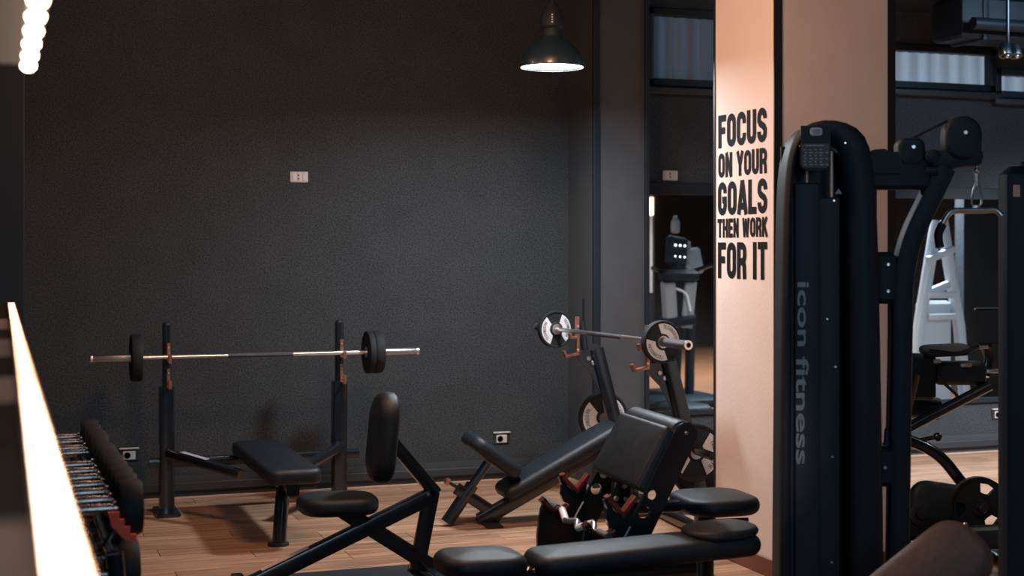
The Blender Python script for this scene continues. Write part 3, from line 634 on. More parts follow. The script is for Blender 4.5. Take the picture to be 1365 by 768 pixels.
# ================================================================== D: PREACHER CURL BENCH
rzD = R(-4)
t = thing('preacher_curl_bench', 'black preacher curl bench with big slanted arm pad and red bar hooks', 'weight bench', (2.755, 5.492, 0.008), rzD)
Zo = -0.008
def plate_poly(p0, p1, r0, r1, n=10):
    a = math.atan2(p1[1] - p0[1], p1[0] - p0[0]); out = []
    for k in range(n + 1):
        b = a + PI/2 + PI * k / n; out.append((p0[0] + r0*math.cos(b), p0[1] + r0*math.sin(b)))
    for k in range(n + 1):
        b = a - PI/2 + PI * k / n; out.append((p1[0] + r1*math.cos(b), p1[1] + r1*math.sin(b)))
    return out
def holed_plate(outline, holes, th, mx):
    bm = bmesh.new()
    def loop(pts):
        vs = [bm.verts.new((a, b, 0)) for a, b in pts]
        return [bm.edges.new((vs[i], vs[(i+1) % len(vs)])) for i in range(len(vs))]
    ed = loop(outline)
    for (cx, cy, r_) in holes: ed += loop([(cx + r_*math.cos(2*PI*k/16), cy + r_*math.sin(2*PI*k/16)) for k in range(16)])
    res = bmesh.ops.triangle_fill(bm, use_beauty=True, use_dissolve=False, edges=ed)
    faces = [f for f in bm.faces]
    ex = bmesh.ops.extrude_face_region(bm, geom=faces)
    bmesh.ops.translate(bm, vec=(0, 0, th), verts=[v for v in ex['geom'] if isinstance(v, bmesh.types.BMVert)])
    bmesh.ops.translate(bm, vec=(0, 0, -th/2), verts=bm.verts[:])
    bm.verts.index_update(); v = [tuple(x.co) for x in bm.verts]; f = [tuple(x.index for x in fc.verts) for fc in bm.faces]; bm.free()
    return MB().add(v, f, mx)
for i, yy in enumerate((0.0, 0.62)):
    pp = plate_poly((0.005, 0.815), (-0.36, 0.12), 0.052, 0.055)
    holed_plate(pp, [(-0.148, 0.563, 0.022), (-0.186, 0.493, 0.027)], 0.02, XZ((0, yy, Zo))).build('side_plate', M['metal'], t, 30)
    MB().lathe([(0.009, 0), (0.006, 0.006)], (0.005, yy - 0.010, 0.815), (0, -1, 0), 10).build('bolt', M['chrome'], t)
    hp = [(-0.345, 0.565), (-0.33, 0.515), (-0.285, 0.478), (-0.232, 0.55), (-0.238, 0.48), (-0.262, 0.36), (-0.30, 0.16), (-0.47, 0.16), (-0.475, 0.28), (-0.465, 0.36), (-0.455, 0.415), (-0.44, 0.45), (-0.415, 0.42), (-0.375, 0.375), (-0.325, 0.405), (-0.315, 0.425), (-0.345, 0.44), (-0.36, 0.475), (-0.355, 0.52), (-0.37, 0.555)]
    MB().prism(hp, 0.024, XZ((0, yy - 0.004, Zo))).build('hook_plate', M['metal'], t, 0)
    MB().bar([(-0.352, yy - 0.004, 0.570 + Zo), (-0.340, yy - 0.004, 0.545 + Zo), (-0.284, yy - 0.004, 0.490 + Zo), (-0.226, yy - 0.004, 0.562 + Zo)], 0.020, 0.045, 0.004).build('bar_hook', M['red'], t)
    MB().bar([(-0.450, yy - 0.004, 0.458 + Zo), (-0.425, yy - 0.004, 0.425 + Zo), (-0.376, yy - 0.004, 0.385 + Zo), (-0.322, yy - 0.004, 0.418 + Zo)], 0.028, 0.055, 0.006).build('bar_hook', M['darkred'], t)
    sl = Vector((0.38, 0, 0.66)).normalized()
    MB().box((0, 0, 0), (0.09, 0.004, 0.007), 0.001, basis((-0.275, yy - 0.019, 0.40 + Zo), sl, (-sl.z, 0, sl.x))).build('mark_or_glint', M['decal'], t, 0)
    MB().bar([(-0.36, yy, 0.12 + Zo), (-0.36, yy, 0.012)], 0.08, 0.06, 0.01).build('leg', M['metal'], t)
fs = Vector((-0.112, 0, -0.200)).normalized(); fn = Vector((-fs.z, 0, fs.x)); fn = fn if fn.x < 0 else -fn
MB().pad(0.30, 0.58, 0.07, 0.02, 0.02, basis((-0.085, 0.31, 0.69 + Zo), fs, fn), 0.008).build('arm_pad', M['vinyl'], t)
MB().lathe([(0.03, -0.295), (0.055, -0.285), (0.058, -0.27), (0.058, 0.27), (0.055, 0.285), (0.03, 0.295)], (0.0, 0.31, 0.815 + Zo), (0, 1, 0), 24).build('pad_ridge', M['vinyl'], t)
MB().bar([(-0.16, 0.34, 0.56), (-0.20, 0.34, 0.02)], 0.085, 0.05, 0.01).build('centre_post', M['metal'], t)
for a, b in ((-0.145, 0.545), (-0.185, 0.49), (-0.14, 0.485)): MB().lathe([(0.013, 0), (0.010, 0.010)], (a - 0.01, 0.315, b), (0, -1, 0), 12).build('bolt', M['chrome'], t)
MB().bar([(-0.22, 0.31, 0.445), (0.20, 0.31, 0.445)], 0.05, 0.05, 0.01).build('seat_beam', M['metal'], t)
MB().bar([(0.225, 0.31, 0.40), (0.225, 0.31, 0.02)], 0.075, 0.07, 0.01).build('seat_post', M['metal'], t)
MB().bar([(-0.40, 0.31, 0.035), (0.42, 0.31, 0.035)], 0.06, 0.06, 0.01, (0, 0, 1)).build('base_beam', M['metal'], t)
MB().bar([(-0.36, -0.02, 0.035), (-0.36, 0.64, 0.035)], 0.06, 0.06, 0.01, (0, 0, 1)).build('front_foot', M['metal'], t)
MB().bar([(0.36, 0.08, 0.035), (0.36, 0.54, 0.035)], 0.06, 0.06, 0.01, (0, 0, 1)).build('rear_foot', M['metal'], t)
MB().pad(0.36, 0.40, 0.075, 0.13, 0.034, basis((0.275, 0.31, 0.415), (1, 0, 0), (0, 0, 1)), 0.016).build('seat_pad', M['vinyl'], t)
MB().tube([(0.23, 0.29, 0.37), (0.42, 0.26, 0.375)], 0.010, 10).build('lever', M['metal'], t)
# EZ curl bar resting on its lower hooks
t = thing('curl_bar', 'bent curl bar with silver grips resting on the red hooks', 'curl bar', (2.755, 5.492, 0.0), rzD)
y0 = -0.04; cz = 0.407
MB().tube([(-0.378, -0.10, cz + 0.01), (-0.378, 0.02, cz + 0.005)], 0.017).build('end_sleeve', M['knurl'], t)
MB().tube([(-0.378, 0.60, cz + 0.006), (-0.378, 0.82, cz + 0.01)], 0.019).build('end_sleeve', M['knurl'], t)
path = [(-0.378, 0.02, cz), (-0.378, 0.10, cz - 0.01), (-0.345, 0.17, cz + 0.018), (-0.395, 0.28, cz - 0.025), (-0.36, 0.35, cz - 0.005), (-0.395, 0.42, cz - 0.02), (-0.38, 0.53, cz + 0.02), (-0.378, 0.60, cz)]
MB().tube(fillet(path, 0.03, 3), 0.0135, 12, (0, 0, 1)).build('shaft', M['steel'], t)
for a, b in ((2, 3), (5, 6)):
    A, B = Vector(path[a]), Vector(path[b]); MB().tube([A.lerp(B, .1), A.lerp(B, .9)], 0.0165, 12, (0, 0, 1)).build('grip', M['white'], t)

# ================================================================== E: FOREGROUND FLAT BENCH
t = thing('adjustable_bench', 'black adjustable bench with long backrest pad and gap to a short seat, nearest the viewer', 'weight bench', (2.35, 5.20, 0.008))
w = lambda x, y, z: (x - 2.35, y - 5.20, z - 0.008)
ax = Vector((1, -0.035, 0.035)).normalized()
MB().pad(0.97, 0.275, 0.085, 0.075, 0.04, basis(w(2.440, 5.225, 0.348), ax, (0, 0, 1)), 0.010).build('backrest_pad', M['vinyl'], t)
MB().pad(0.31, 0.27, 0.040, 0.12, 0.022, basis(w(2.775, 5.21, 0.437), ax, (-0.02, 0, 1)), 0.012).build('headrest_pad', M['vinyl'], t)
MB().pad(0.345, 0.30, 0.085, 0.10, 0.04, basis(w(1.755, 5.26, 0.345), (1, 0, -0.03), (0.03, 0, 1)), 0.014).build('seat_pad', M['vinyl'], t)
MB().bar([w(1.70, 5.24, 0.29), w(2.66, 5.22, 0.305)], 0.07, 0.06, 0.01).build('pad_rail', M['metal'], t)
MB().bar([w(1.78, 5.24, 0.30), w(1.70, 5.24, 0.05)], 0.06, 0.06, 0.01).build('front_leg', M['metal'], t)
MB().bar([w(2.20, 5.23, 0.30), w(2.50, 5.23, 0.06)], 0.06, 0.06, 0.01).build('rear_leg', M['metal'], t)
MB().bar([w(1.68, 5.24, 0.045), w(2.62, 5.24, 0.045)], 0.06, 0.06, 0.01, (0, 0, 1)).build('base_beam', M['metal'], t)
for xx in (1.68, 2.60):
    MB().bar([w(xx, 5.00, 0.045), w(xx, 5.48, 0.045)], 0.055, 0.055, 0.01, (0, 0, 1)).build('foot', M['metal'], t)
    for yy in (5.02, 5.46): MB().box(w(xx, yy, 0.018), (0.075, 0.06, 0.02), 0.005).build('rubber_foot', M['rubber'], t, 30)
hg = MB().box(w(1.945, 5.24, 0.335), (0.05, 0.10, 0.07), 0.01).build('hinge', M['metal'], t, 30)
for dx in (-0.02, 0.012, 0.03): MB().lathe([(0.010, 0), (0.007, 0.008)], w(1.945 + dx, 5.19, 0.345 + dx), (0, -1, 0), 10).build('bolt', M['chrome'], hg)
ad = MB().tube([w(2.12, 5.19, 0.31), w(2.12, 5.10, 0.32)], 0.012, 10).build('adjustment_pin', M['steel'], t)
MB().sphere(w(2.12, 5.09, 0.32), 0.018).build('pin_knob', M['matte'], ad)

# ================================================================== F: CABLE TOWER
S = 327.6
tz = lambda py: 1.6 + (335 - py) / S
tx = lambda px: (px - 1108) / S
t = thing('cable_tower', 'tall black rounded cable machine tower with vertical silver lettering before the beige pillar', 'gym machine', (3.18, 5.022, 0), R(-23))
T = t
outer = [(tx(1040), 0), (tx(1042), 0.8), (tx(1045), tz(320)), (tx(1047), tz(250)), (tx(1051), tz(210)), (tx(1057), tz(187)), (tx(1068), tz(171)), (tx(1084), tz(162)), (tx(1105), tz(158)), (tx(1127), tz(161)), (tx(1146), tz(170)), (tx(1157), tz(183)), (tx(1164), tz(205)), (tx(1169), tz(245)), (tx(1173), tz(330)), (tx(1178), 0.8), (tx(1181), 0)]
inner = [(tx(1134), 0), (tx(1134), 0.8), (tx(1132), tz(300)), (tx(1126), tz(230)), (tx(1118), tz(195)), (tx(1104), tz(180)), (tx(1084), tz(178)), (tx(1070), tz(184)), (tx(1063), tz(205)), (tx(1059), tz(260)), (tx(1057), 0.8), (tx(1056), 0)]
def frame_rings():                                      # rounded hoop: outer edge + inner edge, filleted front
    n = len(outer); big = []
    def smooth(ps):
        for _ in range(3): ps = [ps[0]] + [q for a, b in zip(ps, ps[1:]) for q in (a.lerp(b, .25), a.lerp(b, .75))] + [ps[-1]]
        return ps
    o_ = smooth([Vector((a, b)) for a, b in outer]); i_ = smooth([Vector((a, b)) for a, b in reversed(inner)])
    # resample the inner path to the outer count
    def resample(ps, n):
        L = [0]
        for a, b in zip(ps, ps[1:]): L.append(L[-1] + (b - a).length)
        out = []
        for k in range(n):
            s_ = L[-1] * k / (n - 1)
            for j in range(len(ps) - 1):
                if L[j+1] >= s_ - 1e-9:
                    u_ = (s_ - L[j]) / max(1e-9, L[j+1] - L[j]); out.append(ps[j].lerp(ps[j+1], u_)); break
        return out
    n = 96; o_ = resample(o_, n); i_ = resample(i_, n); D = 0.24; rings = []
    for a, b in zip(o_, i_):
        mid = (a + b) / 2; h = (a - b) / 2; sec = []
        for u_, y_ in ((1, D), (1, 0.045), (0.97, 0.02), (0.86, 0.004), (0.6, -0.008), (0, -0.014), (-0.6, -0.008), (-0.86, 0.006), (-0.97, 0.025), (-1, 0.06), (-1, D)):
            p_ = mid + h * u_; sec.append((p_.x, y_, p_.y))
        rings.append(sec)
    return rings
MB().loft(frame_rings()).build('shroud', M['matte'], t, 50)
MB().box((tx(1096), 0.20, 1.02), (tx(1140) - tx(1050), 0.02, 2.04)).build('back_panel', M['trim'], t, 0)
g = MB().box((tx(1078), 0.03, tz(243) / 2), (tx(1095) - tx(1062), 0.035, tz(243)), 0.008).build('front_guard', M['gunmetal'], t, 30); tag(g, 'dark navy guard with silver vertical lettering')
MB().box((tx(1108), 0.06, tz(262) / 2), (tx(1124) - tx(1094), 0.03, tz(262)), 0.006).build('side_guard', M['gunmetal'], t, 30)
MB().box((tx(1059), 0.05, tz(258) / 2), (0.03, 0.03, tz(258)), 0.006).build('side_guard', M['gunmetal'], t, 30)
# badge and notice hanging from the arch
bd_ = MB().prism([(tx(1068), tz(168)), (tx(1107), tz(168)), (tx(1107), tz(220)), (tx(1104), tz(225)), (tx(1097), tz(228)), (tx(1078), tz(228)), (tx(1070), tz(225)), (tx(1067), tz(220))], 0.02, XZ((0, -0.012, 0))).build('badge_panel', M['matte'], t, 0)
MB().prism([(tx(1069), tz(192)), (tx(1105), tz(192)), (tx(1105), tz(220)), (tx(1102), tz(224)), (tx(1072), tz(224)), (tx(1069), tz(220))], 0.004, XZ((0, -0.024, 0))).build('notice', M['smoke'], bd_, 0)
lg = MB().box((tx(1088), -0.0235, tz(176)), (0.048, 0.003, 0.024), 0.001).box((tx(1088), -0.0235, tz(176)), (0.036, 0.003, 0.032), 0.001).build('logo', M['decal'], bd_, 0)
mb = MB()
for k in range(6):
    for j in range(5 if k % 2 else 4): mb.box((tx(1073 + j*7 + (k % 2)), -0.0265, tz(200 + k*4)), (0.011 + 0.006*((j*k) % 2), 0.001, 0.004))
mb.box((tx(1086), -0.0265, tz(194.5)), (0.075, 0.001, 0.005)).build('small_print', M['greyprint'], bd_, 0)
for px, z0, z1 in ((1080, tz(262), tz(220)), (1113, tz(256), tz(200))):
    MB().tube([(tx(px), 0.07, z0 - 0.02), (tx(px), 0.07, z1)], 0.0085, 12).build('guide_rod', M['rod'], t)
for px, py in ((1050, 266), (1115, 267), (1106, 426), (1127, 191), (1117, 490), (1113, 611), (1040 + 8, 722), (1112, 753)):
    MB().lathe([(0.006, 0), (0.004, 0.004)], (tx(px), 0.012 if px < 1100 else -0.008 if px == 1127 else 0.043, tz(py)), (0, -1, 0), 10).build('bolt', M['chrome'], t)
MB().prism([(tx(1116), tz(258)), (tx(1126), tz(258)), (tx(1121), tz(251))], 0.003, XZ((0, 0.042, 0))).build('warning_mark', M['greyprint'], t, 0)
# lettering reads downwards
cy = 376
for word, y0_, y1_, x0_, x1_ in (('icon', 376, 462, 1065, 1080), ('fitness', 476, 620, 1063, 1080)):
    mb = MB(); Ls = (y1_ - y0_) / S; hh = (x1_ - x0_) / S
    add_text(mb, word, Ls, hh, basis((tx(x0_), 0.0122, tz(y0_)), (0, 0, -1), (0, -1, 0)), 0.018)
    mb.build('lettering', M['greyprint'], g, 0)
# arm to the pulley boom
MB().box((tx(1203), 0.13, tz(226)), (0.26, 0.10, 0.155), 0.015).build('arm_beam', M['matte'], t, 30)
MB().prism([(tx(1162), tz(208)), (tx(1170), tz(198)), (tx(1184), tz(197)), (tx(1195), tz(203)), (tx(1206), tz(210)), (tx(1206), tz(230)), (tx(1162), tz(230))], 0.07, XZ((0, 0.10, 0))).build('cover', M['matte'], t, 30)
pst = fillet([(tx(1204), 0.14, 0.02), (tx(1211), 0.14, tz(372)), (tx(1222), 0.14, tz(318)), (tx(1252), 0.14, tz(256)), (tx(1268), 0.14, tz(222))], 0.16, 6)
MB().bar(pst, 0.088, 0.10, 0.02).build('post', M['matte'], t)
MB().bar([(tx(1232), 0.14, tz(214)), (tx(1256), 0.14, tz(213)), (tx(1312), 0.14, tz(205))], 0.085, 0.09, 0.02).build('boom', M['matte'], t)
def cover(cx_, cz_, wx, hz_, r_):
    o = MB().pad(wx, hz_, 0.11, r_, 0.02, basis((tx(cx_), 0.185, tz(cz_)), (1, 0, 0), (0, -1, 0)), 0.002).build('pulley_cover', M['matte'], t)
    MB().lathe([(0.010, 0), (0.007, 0.006)], (tx(cx_) + 0.005, 0.075, tz(cz_) + 0.02), (0, -1, 0), 10).build('bolt', M['chrome'], o)
cover(1221, 201, 0.112, 0.118, 0.035); cover(1290, 182, 0.152, 0.18, 0.074)
MB().tube([(tx(1224), 0.13, tz(182)), (tx(1272), 0.13, tz(158))], 0.006, 8).build('cable', M['matte'], t)
kn = MB().tube([(tx(1238), 0.09, tz(226)), (tx(1256), 0.09, tz(226))], 0.02, 12).build('adjuster', M['matte'], t)
MB().lathe([(0.02, -0.02), (0.03, -0.012), (0.03, 0.012), (0.02, 0.02)], (tx(1247), 0.06, tz(208)), (0, -1, 0), 12).build('knob', M['matte'], kn)
for px, py, hgt in ((1188, 371, 0.215), (1184, 627, 0.165)):
    bk = MB().box((tx(px), 0.13, tz(py)), (0.088, 0.09, hgt), 0.02).build('pulley_bracket', M['matte'], t, 30)
    for dz in ((-0.055, 0.055) if hgt > 0.2 else (0,)): MB().lathe([(0.008, 0), (0.006, 0.004)], (tx(px) + 0.005, 0.085, tz(py) + dz), (0, -1, 0), 10).build('bolt', M['chrome'], bk)
MB().tube([(tx(1177), 0.14, tz(250)), (tx(1177), 0.14, tz(338))], 0.004, 8).build('cable', M['matte'], t)
MB().tube([(tx(1194), 0.12, tz(404)), (tx(1190), 0.12, tz(578))], 0.004, 8).build('cable', M['matte'], t)
MB().lathe([(0.006, 0.07), (0.010, 0.06), (0.012, 0.015), (0.018, 0.005), (0.018, 0.0)], (tx(1190), 0.12, tz(598)), n=12).build('cable_end', M['matte'], t)
MB().lathe([(0.016, 0.09), (0.020, 0.08), (0.020, 0.005), (0.012, 0.0)], (tx(1311), 0.13, tz(218)), n=14).build('cable_stop', M['matte'], t)
MB().box((tx(1310), 0.13, tz(206)), (0.05, 0.06, 0.04), 0.01).build('cable_guide', M['matte'], t, 30)
MB().bar([(tx(1070), 0.12, 0.03), (tx(1215), 0.12, 0.03)], 0.06, 0.20, 0.01).build('base_beam', M['metal'], t)
# lat bar on its carabiner
t = thing('pulldown_bar', 'short chrome pulldown bar hanging from a carabiner under the boom', 'cable attachment', (3.18, 5.022, 0), R(-23))
def ring_path(cx_, cz_, rx, rz_, n=22):
    return [(cx_ + rx*math.cos(2*PI*k/n), 0.13, cz_ + rz_*math.sin(2*PI*k/n)) for k in range(n + 1)]
sw = MB().tube([(tx(1311), 0.13, tz(220)), (tx(1311), 0.13, tz(246))], 0.007, 10).build('swivel', M['steel'], t)
MB().sphere((tx(1311), 0.13, tz(226)), 0.014).build('swivel_ball', M['steel'], sw)
pth = [(tx(1311) + a, 0.13, tz(258) + b) for a, b in ((0, 0.05), (-0.010, 0.03), (-0.020, -0.01), (-0.020, -0.035), (-0.010, -0.048), (0.0, -0.05), (0.010, -0.048), (0.020, -0.035), (0.020, -0.01), (0.010, 0.03), (0, 0.05))]
MB().tube(pth, 0.0045, 8).build('carabiner', M['steel'], t)
MB().box((tx(1311), 0.13, tz(276.5)), (0.03, 0.012, 0.03), 0.004).build('eyelet', M['steel'], t, 30)
MB().tube(fillet([(tx(1261), 0.10, tz(302)), (tx(1274), 0.115, tz(280)), (tx(1312), 0.13, tz(280)), (tx(1338), 0.14, tz(278.5)), (tx(1345), 0.135, tz(287))], 0.03, 4), 0.0125, 12).build('shaft', M['steel'], t)
MB().tube(fillet([(tx(1263), 0.10, tz(299)), (tx(1256), 0.09, tz(312)), (tx(1258), 0.08, tz(330))], 0.02), 0.018, 12).build('grip', M['rubber'], t)
# second post at the right edge
t = thing('machine_post', 'thick black machine post cut off by the right edge of the picture', 'gym machine', (4.02, 4.90, 0), R(-23))
MB().box((0, 0, 0.98), (0.16, 0.14, 1.95), 0.035).build('post', M['matte'], t, 40)
MB().box((0, 0, 0.015), (0.30, 0.40, 0.03), 0.008).build('base_plate', M['metal'], t, 30)
MB().box((-0.035, -0.071, 1.85), (0.03, 0.004, 0.05), 0.001).build('mark_or_glint', M['copper'], t, 0)  # orange highlight on the post, painted as a copper patch
kn = MB().lathe([(0.012, 0), (0.02, 0.004), (0.02, 0.02), (0.014, 0.026)], (0.02, 0, 1.95), n=14).build('knob', M['matte'], t)

# ================================================================== G: PLATE-LOADED MACHINE in the right background
gx0, gy0 = None, None
th = R(-19.75); rt = Vector((math.cos(th), math.sin(th), 0)); fw = Vector((-math.sin(th), math.cos(th), 0))
G0 = rt * (7.3 * (1290 - 682.5) / 1900) + fw * 7.3
k_ = 260.3
g3 = lambda px, py, y=0: ((px - 1290) / k_, y, (751 - py) / k_)
t = thing('leg_machine', 'black plate-loaded leg machine with curved tubes behind the cable tower', 'gym machine', (G0.x, G0.y, 0), th)
MB().tube([g3(1195, 585, 0.1), g3(1328, 516, 0.1)], 0.028).build('lever_arm', M['metal'], t)
MB().lathe([(0.03, -0.15), (0.06, -0.14), (0.063, -0.12), (0.063, 0.12), (0.06, 0.14), (0.03, 0.15)], g3(1234, 548, 0.25), (1, 0, -0.12), 22).build('roller_pad', M['vinyl'], t)
MB().tube(fillet([g3(1200, 582, 0.02), g3(1252, 603, 0.02), g3(1290, 652, 0.02)], 0.10, 8), 0.030).build('curved_tube', M['metal'], t)
MB().sphere(g3(1254, 584, 0.05), 0.024).build('knob', M['metal'], t)
MB().tube([g3(1225, 590, 0.06), g3(1252, 584, 0.05)], 0.012, 10).build('pull_pin', M['metal'], t)
MB().pad(0.34, 0.22, 0.10, 0.09, 0.045, basis(g3(1254, 674, 0.04), (1, 0, -0.15), (0, -1, 0.2)), 0.01).build('gear_cover', M['matte'], t)
MB().box(g3(1232, 690, 0.06), (0.20, 0.16, 0.24), 0.03).build('gear_housing', M['matte'], t, 40)
hb = MB().lathe([(0.030, 0), (0.054, 0), (0.056, 0.012), (0.056, 0.03), (0.04, 0.034), (0.036, 0.02)], g3(1225, 683, -0.035), (0, -1, 0), 26).build('dial', M['rubber'], t)
mb = MB()
for k in range(26):
    a = 2*PI*k/26; mb.box((g3(1225, 683)[0] + 0.055*math.cos(a), -0.055, g3(1225, 683)[2] + 0.055*math.sin(a)), (0.005, 0.02, 0.005))
mb.build('ridge', M['rail'], hb, 0)
MB().bar([g3(1258, 704, -0.25), g3(1352, 700, -0.25)], 0.10, 0.14, 0.015).build('seat_rail', M['gunmetal'], t)
MB().lathe([(0.014, 0), (0.014, 0.02), (0.009, 0.026)], g3(1265, 690, -0.26), (0, 0, 1), 12).build('bolt', M['chrome'], t)
MB().bar([g3(1262, 700, -0.2), g3(1225, 742, 0.0)], 0.06, 0.06, 0.01).build('rail_strut', M['metal'], t)
MB().bar([g3(1330, 705, -0.24), g3(1335, 748, -0.24)], 0.07, 0.07, 0.01).build('leg', M['metal'], t)
MB().bar([g3(1200, 742, 0.06), g3(1345, 742, 0.06)], 0.06, 0.06, 0.01, (0, 0, 1)).build('base_beam', M['metal'], t)
MB().bar([g3(1330, 742, -0.35), g3(1330, 742, 0.35)], 0.06, 0.05, 0.01, (0, 0, 1)).build('foot', M['metal'], t)
MB().bar([g3(1215, 742, -0.25), g3(1215, 742, 0.35)], 0.06, 0.05, 0.01, (0, 0, 1)).build('foot', M['metal'], t)
MB().bar([g3(1212, 742, 0.1), g3(1204, 575, 0.1)], 0.07, 0.07, 0.01).build('mast', M['metal'], t)
MB().bar([g3(1204, 590, 0.12), g3(1225, 500, 0.12)], 0.07, 0.07, 0.01).build('mast', M['metal'], t)
MB().box(g3(1238, 505, 0.15), (0.14, 0.12, 0.24), 0.02).build('carriage', M['matte'], t, 40)
MB().box(g3(1290, 500, 0.16), (0.26, 0.14, 0.12), 0.02).build('carriage', M['matte'], t, 40)
for px, py, ww in ((1255, 483, 0.04), (1294, 488, 0.06), (1330, 496, 0.07)): MB().box(g3(px, py, 0.08), (ww, 0.02, 0.022), 0.004).build('clamp', M['steel'], t, 30)
MB().tube([g3(1254, 503, 0.07), g3(1282, 529, 0.07)], 0.008, 10).build('link_rod', M['metal'], t)
MB().tube(fillet([g3(1247, 469, 0.1), g3(1288, 474, 0.1), g3(1312, 463, 0.1), g3(1330, 463, 0.1)], 0.05), 0.012, 12).build('handle', M['metal'], t)
MB().tube([g3(1313, 463.5, 0.1), g3(1325, 463, 0.1)], 0.0135, 12).build('handle_sleeve', M['steel'], t)
MB().pad(0.26, 0.13, 0.03, 0.05, 0.012, basis(g3(1272, 473, 0.16), (1, 0, 0.05), (0, -0.3, 1)), 0.004).build('seat_shell', M['gunmetal'], t)
dp = MB().box((0, 0, 0), (0.15, 0.02, 0.19), 0.008, basis(g3(1331, 437, 0.12), (1, 0, 0), (0.1, 0.3, 1))).build('display_panel', M['matte'], t, 30)
MB().box((0, 0, 0.098), (0.15, 0.022, 0.006), 0.001, basis(g3(1331, 437, 0.12), (1, 0, 0), (0.1, 0.3, 1))).build('panel_edge', M['steel'], dp, 0)
MB().bar([g3(1322, 440, 0.15), g3(1334, 480, 0.18), g3(1326, 505, 0.16)], 0.045, 0.05, 0.01).build('panel_stem', M['metal'], t)
# spoked plate on that machine
P0 = Vector(g3(1298, 671, -0.06)); wp = Matrix.Translation((G0.x, G0.y, 0)) @ Matrix.Rotation(th, 4, 'Z') @ P0
t = thing('weight_plate', 'black spoked plate with cut-out grips on the leg machine behind the tower', 'weight plate', wp, th, 'weight plates on bars and horns')
oc = circle(0.148, 44); holes = []
def grip(a):
    return [(r_*math.cos(R(a + d_)), r_*math.sin(R(a + d_))) for r_, d_ in ((0.118, -20), (0.122, 0), (0.118, 20), (0.075, 18), (0.068, 0), (0.075, -18))]
bm = bmesh.new()
def lp(pts):
    vs = [bm.verts.new((a, b, 0)) for a, b in pts]; return [bm.edges.new((vs[i], vs[(i+1) % len(vs)])) for i in range(len(vs))]
ed = lp(oc)
for a in (68, 188, 308): ed += lp(grip(a))
ed += lp(circle(0.026, 20))
bmesh.ops.triangle_fill(bm, use_beauty=True, edges=ed)
ex = bmesh.ops.extrude_face_region(bm, geom=bm.faces[:]); bmesh.ops.translate(bm, vec=(0, 0, 0.03), verts=[v for v in ex['geom'] if isinstance(v, bmesh.types.BMVert)])
bm.verts.index_update(); vv = [tuple(x.co) for x in bm.verts]; ff = [tuple(x.index for x in fc.verts) for fc in bm.faces]; bm.free()
MB().add(vv, ff, basis((0, 0, 0), (1, 0, 0), (0, -1, 0))).build('disc', M['rubber'], t, 30)
MB().lathe([(0.138, -0.004), (0.150, -0.004), (0.150, 0.034), (0.138, 0.034)], (0, 0, 0), (0, -1, 0), 44, True).build('rim', M['rubber'], t)
MB().lathe([(0.026, -0.002), (0.045, -0.002), (0.045, 0.04), (0.026, 0.04)], (0, 0, 0), (0, -1, 0), 24).build('hub_ring', M['metal'], t)
MB().lathe([(0.022, -0.02), (0.022, 0.09), (0.018, 0.095)], (0, 0, 0), (0, -1, 0), 18).build('horn_end', M['metal'], t)

# ================================================================== J: NEAR PAD at bottom right
J0 = rt * (4.9 * (1262 - 682.5) / 1900) + fw * 4.9
kj = 387.8
j3 = lambda px, py, y=0: ((px - 1262) / kj, y, 1.6 + (335 - py) / kj)
t = thing('roller_seat', 'black padded seat top coloured brown as in warm light with rounded corner at the bottom edge', 'gym seat', (J0.x, J0.y, 0), th)
ja = Vector((0.80, 0.10, 0.60)).normalized()
MB().pad(0.52, 0.26, 0.10, 0.10, 0.045, basis(j3(1236, 790, 0.05), ja, (-0.42, -0.75, 0.50)), 0.012).build('seat_pad', M['vinyl_warmlit'], t)
MB().bar([j3(1245, 810, 0.10), (0.0, 0.12, 0.02)], 0.07, 0.07, 0.01).build('post', M['metal'], t)
MB().box((0.0, 0.1, 0.015), (0.34, 0.34, 0.03), 0.008).build('base_plate', M['metal'], t, 30)

# ================================================================== DUMBBELL RACK
t = thing('dumbbell_rack', 'black two-tier dumbbell rack with a red stepped end bracket along the left side', 'rack', (0.275, 5.9, 0))
for z_, xw in ((0.655, 0.0), (0.37, 0.02)):
    for dx in (-0.055, 0.055): MB().bar([(dx + xw, -1.32, z_), (dx + xw, 1.22, z_)], 0.035, 0.035, 0.006, (0, 0, 1)).build('rail', M['metal'], t)
for yy in (-1.30, 1.20):
    MB().bar([(-0.12, yy, 0.02), (-0.05, yy, 0.66)], 0.05, 0.05, 0.01).build('leg', M['metal'], t); MB().bar([(0.12, yy, 0.02), (0.06, yy, 0.66)], 0.05, 0.05, 0.01).build('leg', M['metal'], t)
    MB().box((0, yy, 0.015), (0.34, 0.07, 0.03), 0.006).build('foot', M['rubber'], t, 30)
st = [(0.05, 0.765), (0.085, 0.765), (0.085, 0.74), (0.10, 0.74), (0.10, 0.715), (0.118, 0.715), (0.118, 0.69), (0.138, 0.69), (0.138, 0.665), (0.10, 0.675), (0.06, 0.72)]
tag(MB().prism(st, 0.02, XZ((0, -1.17, 0))).build('end_bracket', M['redrack'], t, 0), 'orange-red stepped end bracket')
MB().bar([(0.07, -1.17, 0.71), (0.04, -1.17, 0.655)], 0.02, 0.03, 0.004).build('bracket_arm', M['metal'], t)
ys = [4.852, 5.034, 5.213, 5.400, 5.585, 5.769, 5.963, 6.335, 6.507, 6.742, 6.937]
words = ['nearest to the viewer', 'second from the near end', 'third from the near end', 'fourth from the near end', 'fifth from the near end', 'sixth from the near end', 'seventh from the near end', 'fourth from the far end', 'third from the far end', 'second from the far end', 'farthest, next to the wall']
